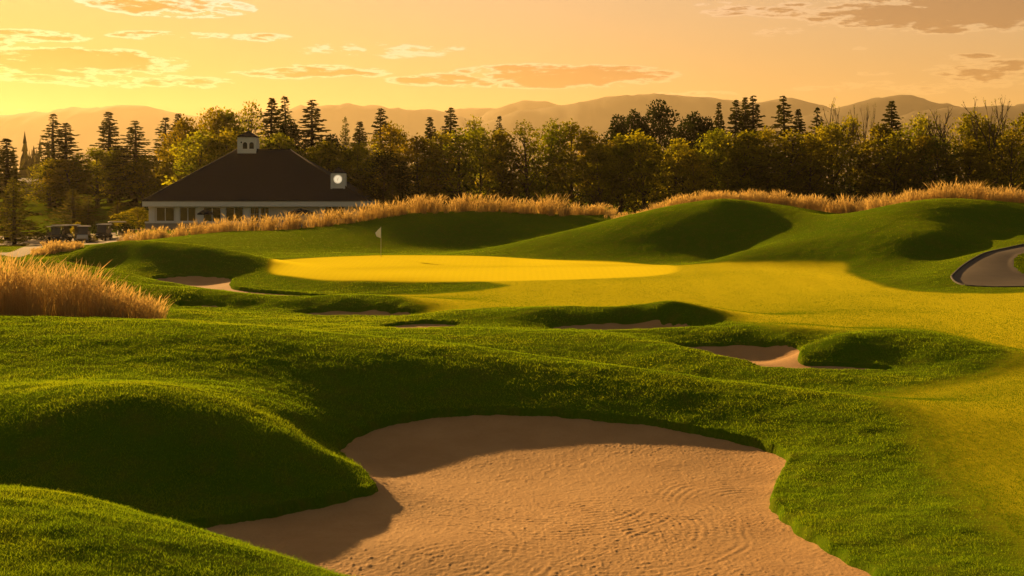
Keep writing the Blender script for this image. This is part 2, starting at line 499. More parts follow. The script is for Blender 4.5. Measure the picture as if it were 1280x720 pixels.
def tps_eval(q):
    out = np.empty(len(q))
    P = cp[:, :2]
    for i in range(0, len(q), 20000):
        b = q[i:i + 20000]
        d2 = ((b[:, None, 0] - P[None, :, 0]) ** 2 + (b[:, None, 1] - P[None, :, 1]) ** 2)
        out[i:i + 20000] = tps_kernel(d2) @ TW[:len(P)] + TW[len(P)] + b @ TW[len(P) + 1:]
    return out


def spline(pts, closed=True, per=8):
    P = np.array(pts, dtype=float)
    n = len(P)
    out = []
    for i in range(n if closed else n - 1):
        if closed:
            p0, p1, p2, p3 = P[(i - 1) % n], P[i], P[(i + 1) % n], P[(i + 2) % n]
        else:
            p0, p1, p2, p3 = P[max(i - 1, 0)], P[i], P[i + 1], P[min(i + 2, n - 1)]
        for k in range(per):
            u = k / per
            out.append(0.5 * (2 * p1 + (p2 - p0) * u + (2 * p0 - 5 * p1 + 4 * p2 - p3) * u * u + (3 * p1 - p0 - 3 * p2 + p3) * u ** 3))
    if not closed:
        out.append(P[-1])
    return np.array(out)


def outline(pts):
    return spline([st(p[0], p[-1]) for p in pts])


def signed(poly, q, margin=0.08):
    """Distance to the outline in log-polar units, positive inside, -9 far outside."""
    d = np.full(len(q), -9.0)
    lo, hi = poly.min(0) - margin, poly.max(0) + margin
    idx = np.where(((q >= lo) & (q <= hi)).all(1))[0]
    a, b = poly, np.roll(poly, -1, 0)
    ab = b - a
    L = (ab ** 2).sum(1) + 1e-18
    for i in range(0, len(idx), 20000):
        j = idx[i:i + 20000]
        x = q[j]
        ap = x[:, None, :] - a[None]
        u = np.clip((ap * ab[None]).sum(-1) / L, 0, 1)
        dd = np.sqrt(((ap - u[..., None] * ab[None]) ** 2).sum(-1)).min(1)
        cr = ((a[None, :, 1] > x[:, None, 1]) != (b[None, :, 1] > x[:, None, 1])) & \
             (x[:, None, 0] < (ab[None, :, 0]) * (x[:, None, 1] - a[None, :, 1]) / (ab[None, :, 1] + 1e-18) + a[None, :, 0])
        ins = cr.sum(1) % 2 == 1
        d[j] = np.where(ins, dd, -dd)
    return d


def vnoise(x, y, seed=0):
    """Smooth value noise, -1..1"""
    xi, yi = np.floor(x).astype(np.int64), np.floor(y).astype(np.int64)
    fx, fy = x - xi, y - yi
    fx, fy = fx * fx * (3 - 2 * fx), fy * fy * (3 - 2 * fy)

    def h(a, b):
        n = (a * 374761393 + b * 668265263 + seed * 974634777) & 0x7fffffff
        n = ((n ^ (n >> 13)) * 1274126177) & 0x7fffffff
        return ((n ^ (n >> 16)) & 0xffff) / 32767.5 - 1.0
    return (h(xi, yi) * (1 - fx) + h(xi + 1, yi) * fx) * (1 - fy) + (h(xi, yi + 1) * (1 - fx) + h(xi + 1, yi + 1) * fx) * fy


# ground grid: fine in front of the camera, coarse elsewhere
fine_s = np.arange(-0.46, 0.4601, 0.00135)
wing = 0.46 + np.cumsum(np.linspace(0.01, 0.35, 16))
GS = np.concatenate([-wing[::-1], fine_s, wing])
GT = np.concatenate([np.linspace(math.log(2.0), math.log(14.0), 24)[:-1], np.arange(math.log(14), math.log(150), 0.0036), np.linspace(math.log(150.5), math.log(9900), 80)])
NS, NTT = len(GS), len(GT)
qs, qt = np.meshgrid(GS, GT)
Q = np.stack([qs.ravel(), qt.ravel()], 1)
Zt = tps_eval(Q)
YY = np.exp(Q[:, 1])
XX = Q[:, 0] * YY
# far to the sides the land levels out
wside = np.clip((np.abs(Q[:, 0]) - 0.5) / 0.6, 0, 1)
wside = wside * wside * (3 - 2 * wside)
Zt = Zt * (1 - wside) + (CAMZ - 5.2) * wside

O_B = {k: outline(b['pts']) for k, b in BUNKERS.items()}
O_GREEN, O_FAIR, O_PATH, O_PARK, O_TRACK = outline(GREEN), outline(FAIRWAY), outline(PATH), outline(PARK), outline(TRACK)
D_green = signed(O_GREEN, Q) * YY
D_fair = signed(O_FAIR, Q) * YY + 0.16 * vnoise(XX / .9, YY / .9, 61) + 0.07 * vnoise(XX / .3, YY / .3, 62)
D_path = signed(O_PATH, Q) * YY
D_park = np.maximum(signed(O_PARK, Q), signed(O_TRACK, Q)) * YY
reg = np.zeros(len(Q), dtype=np.int8)               # 0 rough, 1 fairway, 2 green, 3 cart path, 4 car park, 5 under sand
reg[D_fair > 0] = 1
reg[D_green > 0] = 2
reg[D_path > 0] = 3
reg[D_park > 0] = 4
# uneven rough, smooth turf elsewhere
rough_w = np.clip(-np.maximum.reduce([D_fair, D_green, D_path, D_park]) / 0.8, 0, 1) * np.clip((YY - 8) / 8, 0, 1) * np.clip((220 - YY) / 100, 0, 1)
bump = 0.024 * vnoise(XX / 0.60, YY / 0.42, 1) + 0.028 * vnoise(XX / 1.5, YY / 0.9, 2) + 0.045 * vnoise(XX / 3.7, YY / 2.4, 3) + 0.012 * vnoise(XX / .24, YY / .2, 4)
far_w = np.clip(70 / YY, .6, 1)
Z_even = Zt.copy()
Zt = Zt + bump * rough_w * far_w
Zt = Zt - 0.05 * np.clip(D_path / 0.3, 0, 1) * (reg == 3)
Zt += 0.03 * vnoise(XX / 9.0, YY / 6.0, 9) * np.clip((D_fair - .3) / 3.0, 0, 1)
Zs = Zt.copy()                                       # sand surface height, where there is sand
D_any = np.full(len(Q), -9.0)
for k, b in BUNKERS.items():
    d = signed(O_B[k], Q, 0.05)
    d = np.where(d > -8, d * YY, -9.0)
    b['d'] = d
    wob = 0.06 * vnoise(XX / 0.5, YY / 0.5, 21) + 0.03 * vnoise(XX / 0.2, YY / 0.2, 22)
    d2 = d + wob * np.where(YY < 45, 0.9, 0.35)
    b['d2'] = d2
    ins = np.clip(d2 / 0.16, 0, 1)
    sand = Z_even - b['lip'] - b['bowl'] * (1 - np.exp(-np.clip(d, 0, 99) / 0.8)) + 0.003 * vnoise(XX / 0.8, YY / 0.8, 31) + 0.012 * vnoise(XX / 3.2, YY / 3.2, 32)
    b['sand'] = sand
    near = d > -0.5
    # a small raised brow of turf along the edge
    Zt = np.where(near & (d <= 0.2), Zt + 0.03 * np.exp(-(np.clip(-d, 0, 9) / 0.35)), Zt)
    Zt = np.where(d2 > 0, Zt * (1 - ins) + (sand - 0.25) * ins, Zt)
    reg[d2 > 0.0] = 5
    D_any = np.maximum(D_any, d)

def smooth01(v):
    v = np.clip(v, 0, 1)
    return v * v * (3 - 2 * v)


EDGE_W = np.interp(YY, [30, 60, 80], [1.1, .75, .40])
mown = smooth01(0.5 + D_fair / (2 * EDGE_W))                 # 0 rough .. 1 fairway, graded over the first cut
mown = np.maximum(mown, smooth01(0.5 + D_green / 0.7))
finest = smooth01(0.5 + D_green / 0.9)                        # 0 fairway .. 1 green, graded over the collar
ZG = Zt.reshape(NTT, NS)


def ground(x, y):
    """Height of the ground sheet at world x, y (arrays)."""
    x, y = np.atleast_1d(np.asarray(x, float)), np.atleast_1d(np.asarray(y, float))
    s, t = x / y, np.log(y)
    i = np.clip(np.searchsorted(GT, t) - 1, 0, NTT - 2)
    j = np.clip(np.searchsorted(GS, s) - 1, 0, NS - 2)
    u = np.clip((t - GT[i]) / (GT[i + 1] - GT[i]), 0, 1)
    v = np.clip((s - GS[j]) / (GS[j + 1] - GS[j]), 0, 1)
    return (ZG[i, j] * (1 - v) + ZG[i, j + 1] * v) * (1 - u) + (ZG[i + 1, j] * (1 - v) + ZG[i + 1, j + 1] * v) * u


def gz(x, y):
    return float(ground(x, y)[0])


def at(px, D):
    """World point on the ground in column px at distance D."""
    x = (px - 640.0) / F * D
    return Vector((x, D, gz(x, D)))


# ------------------------------------------------------------------ ground materials
def turf_material(name):
    """Turf of any cut: the mesh says how closely each place is mown, so that one cut grades into the next."""
    m, t, p = new_mat(name)
    g = t.node('ShaderNodeNewGeometry').outputs['Position']
    flat = t.mapping(g, (1, 1, 0.3))
    a1 = t.node('ShaderNodeAttribute', attribute_name='mown').outputs['Fac']
    a2 = t.node('ShaderNodeAttribute', attribute_name='finest').outputs['Fac']
    big = t.noise(flat, 0.16, 5, 0.6)
    mid = t.noise(flat, 1.6, 5, 0.65)
    sml = t.noise(flat, 16.0, 6, 0.7)
    spk = t.math('MULTIPLY', t.ramp(sml, 0.3, 0.7), 0.5)

    def cut(c1, c2, c3, dark):
        col = t.mix(t.ramp(big, 0.35, 0.68), c1, c2)
        col = t.mix(t.math('MULTIPLY', t.ramp(mid, 0.42, 0.72), 0.55), col, c3)
        return t.mix(spk, col, tuple(x * dark for x in c1))
    rough = cut((.070, .142, .005), (.098, .166, .006), (.140, .140, .016), 0.55)
    fair = cut((.048, .108, .003), (.064, .125, .003), (.092, .124, .005), 0.68)
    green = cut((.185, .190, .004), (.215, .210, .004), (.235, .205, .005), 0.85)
    # mower passes
    w = t.node('ShaderNodeTexWave', wave_type='BANDS', bands_direction='X')
    t.link(t.mapping(g, (0.115, 0.014, 0), rot=(0, 0, R(8))), w.inputs['Vector'])
    w.inputs['Scale'].default_value = 1.0
    w.inputs['Distortion'].default_value = 0.9
    w.inputs['Detail Scale'].default_value = 0.5
    fair = t.mix(t.math('MULTIPLY', t.ramp(w.outputs['Fac'], 0.35, 0.65), 0.28), fair, (.12, .16, .004))
    w2 = t.node('ShaderNodeTexWave', wave_type='BANDS', bands_direction='X')
    t.link(t.mapping(g, (0.16, 0.05, 0)), w2.inputs['Vector'])
    w2.inputs['Distortion'].default_value = 0.5
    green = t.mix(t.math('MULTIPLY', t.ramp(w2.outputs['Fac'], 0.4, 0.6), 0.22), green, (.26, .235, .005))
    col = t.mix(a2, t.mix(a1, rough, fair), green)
    t.put(p.inputs['Base Color'], col)
    p.inputs['Roughness'].default_value = 0.8
    p.inputs['Specular IOR Level'].default_value = 0.0
    t.put(p.inputs['Sheen Weight'], t.math('ADD', t.math('MULTIPLY_ADD', a1, 0.29, 0.03), t.math('MULTIPLY', a2, 0.08)))
    p.inputs['Sheen Roughness'].default_value = 0.36
    p.inputs['Sheen Tint'].default_value = (1.0, .86, .03, 1)
    b = t.node('ShaderNodeBump')
    t.put(b.inputs['Strength'], t.math('SUBTRACT', 0.5, t.math('MULTIPLY', t.math('ADD', t.math('MULTIPLY', a1, 0.8), t.math('MULTIPLY', a2, 0.2)), 0.42)))
    b.inputs['Distance'].default_value = 0.06
    h = t.math('ADD', t.noise(t.mapping(g, (1, 1.7, 1)), 9.0, 6, 0.7), t.math('MULTIPLY', t.noise(g, 2.3, 4, 0.6), 1.2))
    t.link(h, b.inputs['Height'])
    t.link(b.outputs[0], p.inputs['Normal'])
    return m


M_ROUGH = M_FAIR = M_GREEN = turf_material('turf')

M_SAND, t, p = new_mat('bunker_sand')
g = t.node('ShaderNodeNewGeometry').outputs['Position']
n1 = t.noise(g, 0.9, 5, 0.6)
n2 = t.noise(g, 55.0, 3, 0.7)
c = t.mix(t.ramp(n1, 0.3, 0.7), (.44, .258, .108), (.50, .305, .135))
c = t.mix(t.math('MULTIPLY', t.ramp(n2, 0.35, 0.75), 0.45), c, (.27, .165, .08))
c = t.mix(t.math('MULTIPLY', t.ramp(t.noise(g, 17.0, 4, 0.7), 0.62, 0.78), 0.5), c, (.24, .145, .07))
t.put(p.inputs['Base Color'], c)
p.inputs['Roughness'].default_value = 0.9
p.inputs['Specular IOR Level'].default_value = 0.15
b = t.node('ShaderNodeBump')
b.inputs['Strength'].default_value = 0.5
b.inputs['Distance'].default_value = 0.02
t.link(t.math('ADD', t.noise(g, 30.0, 5, 0.8), t.noise(g, 6.0, 4, 0.7)), b.inputs['Height'])
t.link(b.outputs[0], p.inputs['Normal'])

M_PATH = plain('path_asphalt', (.105, .082, .066), 0.85, 0.2, 1.5, 0.25, bump=0.3, bscale=25)
M_KERB = plain('kerb_concrete', (.06, .055, .05), 0.8, 0.15, 3.0, 0.2)
M_PARK = plain('car_park_gravel', (.20, .155, .115), 0.9, 0.2, 1.2, 0.2, bump=0.4, bscale=18)

# ------------------------------------------------------------------ ground sheets
VV = np.stack([XX, YY, Zt], 1)
ii, jj = np.meshgrid(np.arange(NTT - 1), np.arange(NS - 1), indexing='ij')
i0 = (ii * NS + jj).ravel()
QF = np.stack([i0, i0 + 1, i0 + NS + 1, i0 + NS], 1)
# vertex normals of the whole sheet, so that the sheets meet without a seam
e1 = VV[QF[:, 1]] - VV[QF[:, 0]]
e2 = VV[QF[:, 3]] - VV[QF[:, 0]]
fn = np.cross(e1, e2)
VN = np.zeros_like(VV)
for k in range(4):
    for c_ in range(3):
        VN[:, c_] += np.bincount(QF[:, k], fn[:, c_], len(VV))
VN /= np.linalg.norm(VN, axis=1)[:, None] + 1e-12
freg = np.zeros(len(QF), dtype=np.int8)
qc = Q[QF].mean(1)
fY = np.exp(qc[:, 1])


def face_d(D):
    return D[QF].mean(1)


freg[face_d(D_fair) > 0] = 1
freg[face_d(D_green) > 0] = 2
freg[face_d(D_path) > 0] = 3
freg[face_d(D_park) > 0] = 4


def sheet(name, faces, mat, Z=None, normals=None):
    used, inv = np.unique(faces, return_inverse=True)
    v = VV[used].copy()
    if Z is not None:
        v[:, 2] = Z[used]
    o = np_mesh(name, v, inv.reshape(faces.shape), mat, smooth=True)
    if Z is None:
        for an, arr in (('mown', mown), ('finest', finest)):
            o.data.attributes.new(an, 'FLOAT', 'POINT').data.foreach_set('value', arr[used].astype(np.float32))
    if normals is not None:
        o.data.normals_split_custom_set_from_vertices([tuple(n) for n in normals[used]])
    return tag(o, kind='structure')


tag(sheet('rough', QF[freg == 0], M_ROUGH, None, VN), 'uneven dark green rough over the mounds')
tag(sheet('fairway', QF[freg == 1], M_FAIR, None, VN), 'smooth yellow green mown fairway')
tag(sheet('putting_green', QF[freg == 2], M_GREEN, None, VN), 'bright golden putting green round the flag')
tag(sheet('cart_path', QF[freg == 3], M_PATH, None, VN), 'dark asphalt cart path turning back on itself')
tag(sheet('car_park', QF[freg == 4], M_PARK, None, VN), 'pale gravel yard and track by the golf carts')
SAND_LABEL = {'front': 'large raked foreground bunker sand', 'right': 'half shaded bunker sand below the round grass mound', 'middle': 'shaded bunker sand under the fairway edge',
              'small': 'thin dark bunker sand left of the middle bunker', 'long': 'long thin shaded bunker sand below the left ridge', 'sliver': 'shortest sliver of bunker sand on the left',
              'left': 'shaded bunker sand under the left mound with a thin tail below the green'}
for k, b in BUNKERS.items():
    if k == 'front':
        continue
    inside = b['d2'][QF].max(1) > -0.10
    sz = b['sand']
    tag(sheet('bunker_sand', QF[inside], M_SAND, sz), SAND_LABEL[k])

# the front bunker gets a finer sheet: raked grooves, crumbs and footworn dents in real relief
b = BUNKERS['front']
SG = b['sand'].reshape(NTT, NS)
fs_ = np.arange(O_B['front'][:, 0].min() - .004, min(O_B['front'][:, 0].max() + .004, .46), 0.00062)
ft_ = np.arange(math.log(20.8), O_B['front'][:, 1].max() + .006, 0.0012)
fq, fr = np.meshgrid(fs_, ft_)
FQ = np.stack([fq.ravel(), fr.ravel()], 1)
i_ = np.clip(np.searchsorted(GT, FQ[:, 1]) - 1, 0, NTT - 2)
j_ = np.clip(np.searchsorted(GS, FQ[:, 0]) - 1, 0, NS - 2)
u_ = (FQ[:, 1] - GT[i_]) / (GT[i_ + 1] - GT[i_])
v_ = (FQ[:, 0] - GS[j_]) / (GS[j_ + 1] - GS[j_])
DG = b['d2'].reshape(NTT, NS)


def bil(A):
    return (A[i_, j_] * (1 - v_) + A[i_, j_ + 1] * v_) * (1 - u_) + (A[i_ + 1, j_] * (1 - v_) + A[i_ + 1, j_ + 1] * v_) * u_


fy = np.exp(FQ[:, 1])
fx = FQ[:, 0] * fy
fz, fd = bil(SG), bil(DG)
groove = np.zeros(len(fx))
for (ax_, ay_, r0_, r1_, a0_, a1_, ph) in ((1.9, 27.6, 0.5, 2.9, -2.6, 2.2, 0), (3.6, 25.6, .8, 3.2, .4, 3.0, 1.3), (-1.6, 26.2, .9, 2.8, -1.2, 1.9, 2.1), (.6, 30.8, 1.2, 3.4, -3.1, -.4, .5), (-.4, 23.2, .6, 2.6, -.4, 2.9, 1.1), (5.2, 29.4, .8, 2.4, 1.2, 3.1, .2)):
    dx_, dy_ = fx - ax_, (fy - ay_) * .75
    rr_ = np.hypot(dx_, dy_) + 0.07 * vnoise(fx / .9, fy / .9, 71)
    aa_ = np.arctan2(dy_, dx_)
    wgt = np.clip((rr_ - r0_) / .3, 0, 1) * np.clip((r1_ - rr_) / .3, 0, 1) * np.clip((aa_ - a0_) / .3, 0, 1) * np.clip((a1_ - aa_) / .3, 0, 1)
    wgt *= np.clip(.35 + 1.0 * vnoise(rr_ / .45 + ph, aa_ * 1.1, 72), 0, 1)
    groove += wgt * np.sin(rr_ * 2 * math.pi / .17 + ph + .8 * vnoise(fx / .5, fy / .5, 74)) * np.clip(.6 + .8 * vnoise(fx / .6, fy / .6, 73), 0, 1.2)
crumbs = np.maximum(vnoise(fx / .075, fy / .085, 81), 0) ** 2 * .034 + .013 * vnoise(fx / .045, fy / .06, 82) + .008 * vnoise(fx / .17, fy / .2, 83) + .004 * vnoise(fx / .42, fy / .42, 84)
fz = fz + .0072 * groove + .40 * crumbs * (0.85 + .35 * vnoise(fx / 1.4, fy / 1.4, 85))
nr, nc = fq.shape
ii, jj = np.meshgrid(np.arange(nr - 1), np.arange(nc - 1), indexing='ij')
i0 = (ii * nc + jj).ravel()
fqd = np.stack([i0, i0 + 1, i0 + nc + 1, i0 + nc], 1)
fqd = fqd[fd[fqd].max(1) > -0.10]
used, inv = np.unique(fqd, return_inverse=True)
o = np_mesh('bunker_sand', np.stack([fx, fy, fz], 1)[used], inv.reshape(fqd.shape), M_SAND, smooth=True)
tag(o, SAND_LABEL['front'], kind='structure')

# land to the sides and behind the camera, level with the edge of the sheet
zb = CAMZ - 5.2
sb = float(GS[-1])
YN, YF = 2.0, 9900.0
vs = [(-sb * YN, YN, gz(-sb * YN, YN)), (sb * YN, YN, gz(sb * YN, YN)), (sb * YF, YF, zb), (-sb * YF, YF, zb), (-sb * YF, -400, zb), (sb * YF, -400, zb), (-sb * YN, -400, zb), (sb * YN, -400, zb)]
m = MB()
m.add(vs, [(0, 3, 4, 6), (1, 7, 5, 2), (0, 6, 7, 1)])
tag(m.build('outer_ground', M_ROUGH), 'grass land to the sides and behind', kind='structure')

# kerb along the outer side of the cart path
kp = spline([st(p[0], p[1]) for p in PATH[1:12]], closed=False, per=10)
kx, ky = kp[:, 0] * np.exp(kp[:, 1]), np.exp(kp[:, 1])
kz = ground(kx, ky)
m = MB()
m.tube([(x, y, z - 0.03) for x, y, z in zip(kx, ky, kz)], 0.10, 6)
tag(m.build('path_kerb', M_KERB), 'dark kerb along the outer edge of the cart path', kind='structure')

# ------------------------------------------------------------------ far hills
M_HILL = plain('wooded_hill', (.085, .072, .042), 0.95, 0.35, 0.002, 0.05)
HILLS = [
    ('hills', 8850, 990, [(-500, 170), (-200, 150), (200, 165), (480, 152), (520, 147), (560, 139), (600, 134.5), (640, 138), (700, 150), (900, 160), (1300, 165), (1700, 160)]),
    ('hills', 8400, 990, [(200, 190), (560, 152), (610, 140), (640, 131), (662, 127.5), (690, 131), (740, 143), (900, 168), (1000, 200)]),
    ('hills', 7500, 1080, [(-600, 120), (-200, 148), (0, 143), (40, 143), (100, 138), (165, 132), (200, 137), (260, 146), (330, 139), (400, 134), (450, 132.5), (500, 137), (545, 141), (600, 150), (680, 166), (800, 190)]),
    ('hills', 7050, 1020, [(450, 200), (560, 165), (630, 146), (700, 131), (760, 122), (830, 118), (880, 121), (940, 127), (985, 122.5), (1020, 131), (1070, 141), (1200, 160), (1400, 180)]),
    ('hills', 6450, 900, [(880, 190), (980, 155), (1040, 137), (1080, 127), (1130, 118.5), (1170, 128), (1210, 136), (1260, 138), (1300, 130), (1400, 120), (1600, 150), (1800, 130)]),
    ('hills', 5850, 780, [(1060, 180), (1130, 147), (1180, 137), (1230, 132.5), (1280, 131), (1350, 134), (1500, 150), (1700, 160)]),
]
for name, D, half, prof in HILLS:
    prof = np.array(prof, float)
    ps = np.arange(prof[0, 0], prof[-1, 0] + 1, 4.0)
    sp = spline(prof, closed=False, per=12)
    py = np.interp(ps, sp[:, 0], sp[:, 1])
    top = zof(py, D)
    vs, n = [], len(ps)
    rows = np.linspace(-1, 1, 21)
    for r_ in rows:
        y = D + r_ * half
        prof_r = np.cos(r_ * math.pi / 2) ** 1.3
        x = (ps - 640) / F * D
        nz_ = vnoise(x / 180, np.full_like(x, y / 180), 5) * 20 + vnoise(x / 66, np.full_like(x, y / 66), 6) * 9 + vnoise(x / 27, np.full_like(x, y / 27), 8) * 5
        z = -4 + (top + 4) * prof_r + nz_ * (0.35 if abs(r_) < 0.05 else prof_r)
        vs.append(np.stack([x, np.full_like(x, y), z], 1))
    vs = np.concatenate(vs)
    ii, jj = np.meshgrid(np.arange(20), np.arange(n - 1), indexing='ij')
    i0 = (ii * n + jj).ravel()
    o = np_mesh(name, vs, np.stack([i0, i0 + 1, i0 + n + 1, i0 + n], 1), M_HILL, smooth=True)
    tag(o, 'wooded hill range fading into the golden haze', kind='structure')

# ------------------------------------------------------------------ air
m_h = bpy.data.materials.new('evening_haze')
m_h.use_nodes = True
h_t = NT(m_h.node_tree)
for n in list(h_t.n):
    if n.type == 'BSDF_PRINCIPLED':
        h_t.n.remove(n)
vol = h_t.node('ShaderNodeVolumePrincipled')
vol.inputs['Color'].default_value = (0.98, 0.82, 0.54, 1)
vol.inputs['Density'].default_value = HAZE_DENSITY
vol.inputs['Anisotropy'].default_value = 0.5
h_t.link(vol.outputs[0], h_t.n['Material Output'].inputs['Volume'])
m = MB()
m.box(-14000, 14000, -500, 10500, -3.0, 680.0)
tag(m.build('haze', m_h), 'warm evening haze', kind='stuff')
# ------------------------------------------------------------------ grass blades
def leafy(name, ca, cb, trans, tboost=1.6, rough=0.6, spec=0.0, random_obj=0.0, posn=0.0, pscale=0.5):
    """Thin leaves: part reflects, part lets the light through."""
    m = bpy.data.materials.new(name)
    m.use_nodes = True
    t = NT(m.node_tree)
    for n in list(t.n):
        if n.type == 'BSDF_PRINCIPLED':
            t.n.remove(n)
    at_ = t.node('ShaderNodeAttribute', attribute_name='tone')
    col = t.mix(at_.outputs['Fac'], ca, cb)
    if posn:
        tc_ = t.node('ShaderNodeTexCoord')
        col = t.mix(t.math('MULTIPLY', t.ramp(t.noise(tc_.outputs['Object'], pscale, 3, 0.6), 0.4, 0.62), posn), col, tuple(c * 0.5 for c in ca))
    if random_obj:
        oi = t.node('ShaderNodeObjectInfo')
        hs = t.node('ShaderNodeHueSaturation')
        t.put(hs.inputs['Hue'], t.math('ADD', 0.5 - random_obj * 0.035, t.math('MULTIPLY', oi.outputs['Random'], random_obj * 0.07)))
        t.put(hs.inputs['Value'], t.math('ADD', 1 - random_obj * 0.3, t.math('MULTIPLY', t.math('FRACT', t.math('MULTIPLY', oi.outputs['Random'], 7.3)), random_obj * 0.6)))
        t.link(col, hs.inputs['Color'])
        col = hs.outputs[0]
    d = t.node('ShaderNodeBsdfDiffuse')
    tr = t.node('ShaderNodeBsdfTranslucent')
    t.link(col, d.inputs['Color'])
    t.put(tr.inputs['Color'], t.mix(1.0, col, (tboost, tboost * 0.95, tboost * 0.6), 'MULTIPLY'))
    mx = t.node('ShaderNodeMixShader')
    mx.inputs[0].default_value = trans
    t.link(d.outputs[0], mx.inputs[1])
    t.link(tr.outputs[0], mx.inputs[2])
    t.link(mx.outputs[0], t.n['Material Output'].inputs['Surface'])
    return m


M_BLADE = leafy('grass_blade', (.055, .115, .004), (.165, .200, .006), 0.6, 2.6)
M_FAIRBLADE = leafy('fairway_blade', (.035, .082, .002), (.085, .135, .003), 0.5, 1.9)
M_FESCUE = leafy('dry_fescue', (.40, .265, .105), (.64, .47, .22), 0.45, 1.15)


def region_at(s, t):
    i = np.clip(np.searchsorted(GT, t) - 1, 0, NTT - 2)
    j = np.clip(np.searchsorted(GS, s) - 1, 0, NS - 2)
    k = i * NS + j
    return np.maximum.reduce([reg[k], reg[k + 1], reg[k + NS], reg[k + NS + 1]]), k


def scatter(n0, D0, D1, power, smax=0.455):
    """Random ground points, thinning with distance: n0 per square metre at 22 m."""
    tt = np.linspace(math.log(D0), math.log(D1), 400)
    DD = np.exp(tt)
    w = n0 * (22.0 / DD) ** power * DD * DD
    total = int(w.mean() * (tt[-1] - tt[0]) * 2 * smax)
    cdf = np.cumsum(w)
    cdf /= cdf[-1]
    t = np.interp(RNG.random(total), cdf, tt)
    s = (RNG.random(total) * 2 - 1) * smax
    return s, t


s_, t_ = scatter(880, 16.5, 135, 1.62)
rg, kk = region_at(s_, t_)
Dp = np.exp(t_)
d2any = np.maximum.reduce([b_['d2'] for b_ in BUNKERS.values()])
thin_out = 1 - smooth01(0.5 + (D_fair[kk] - .1) / np.interp(Dp, [30, 80], [2.2, .9]))
keep = ((rg == 0) | (rg == 1) | ((rg == 5) & (d2any[kk] < 0.10))) & (RNG.random(len(rg)) < thin_out)
s_, t_, Dp, kk = s_[keep], t_[keep], Dp[keep], kk[keep]
x, y = s_ * Dp, Dp
z = ground(x, y)
n = len(x)
clump = 0.5 + 0.5 * vnoise(x / 0.34, y / 0.30, 41)
clump2 = 0.5 + 0.5 * vnoise(x / 1.6, y / 1.1, 42)
L = (0.030 + 0.050 * clump ** 1.6 + 0.022 * clump2) * (0.75 + 0.5 * RNG.random(n)) * np.clip(70 / Dp, .75, 1)
tall = RNG.random(n) < 0.012
L = np.where(tall, L * 1.7, L) * 0.64
L *= np.clip(0.55 - D_fair[kk] / 2.6, 0.28, 1)
wd = np.clip(0.0042 * Dp / 22, 0.004, 0.014) * (0.7 + 0.6 * RNG.random(n))
ang = RNG.random(n) * 2 * math.pi
lean = 0.5 + 1.2 * RNG.random(n)
la = ang + math.pi / 2 + RNG.normal(0, 0.6, n)
lx, ly = np.cos(la) * lean * L, np.sin(la) * lean * L
dx, dy = np.cos(ang) * wd, np.sin(ang) * wd
V = np.empty((n, 4, 3))
V[:, 0] = np.stack([x - dx, y - dy, z - 0.012], 1)
V[:, 1] = np.stack([x + dx, y + dy, z - 0.012], 1)
V[:, 2] = np.stack([x + lx + dx * .25, y + ly + dy * .25, z + L * 0.85], 1)
V[:, 3] = np.stack([x + lx - dx * .25, y + ly - dy * .25, z + L * 0.9], 1)
dry = np.clip(vnoise(x / 4.5, y / 3.0, 43) + .6 * vnoise(x / 1.1, y / .8, 44), 0, 1)
tone = np.clip(0.28 * RNG.random(n) + 0.45 * clump2 * RNG.random(n) + 0.25 * tall + .35 * dry, 0, 1)
tag(np_mesh('rough_grass', V.reshape(-1, 3), np.arange(n * 4).reshape(-1, 4), M_BLADE, tone=np.repeat(tone, 4)),
    'short dark green grass blades of the rough on the mounds', 'grass', kind='stuff')

# the closely mown turf near the camera
s_, t_ = scatter(1000, 19, 100, 1.0)
rg, kk = region_at(s_, t_)
keep = (rg == 1) & (RNG.random(len(t_)) < np.clip((104 - np.exp(t_)) / 52, 0, 1))
s_, t_ = s_[keep], t_[keep]
Dp = np.exp(t_)
x, y = s_ * Dp, Dp
z = ground(x, y)
n = len(x)
c2 = 0.5 + 0.5 * vnoise(x / 0.9, y / 0.7, 52)
L = (0.010 + 0.012 * RNG.random(n) + .010 * c2) * np.clip(Dp / 35, 1, 1.4)
wd = 0.0045 * (0.7 + 0.6 * RNG.random(n))
ang = RNG.random(n) * 2 * math.pi
lx, ly = RNG.normal(0, .6, n) * L, RNG.normal(0, .6, n) * L
dx, dy = np.cos(ang) * wd, np.sin(ang) * wd
V = np.empty((n, 4, 3))
V[:, 0] = np.stack([x - dx, y - dy, z - 0.006], 1)
V[:, 1] = np.stack([x + dx, y + dy, z - 0.006], 1)
V[:, 2] = np.stack([x + lx + dx * .4, y + ly + dy * .4, z + L], 1)
V[:, 3] = np.stack([x + lx - dx * .4, y + ly - dy * .4, z + L], 1)
tag(np_mesh('fairway_grass', V.reshape(-1, 3), np.arange(n * 4).reshape(-1, 4), M_FAIRBLADE, tone=np.repeat(np.clip(.5 * RNG.random(n) + .5 * c2 * RNG.random(n), 0, 1), 4)),
    'very short mown grass of the near fairway', 'grass', kind='stuff')


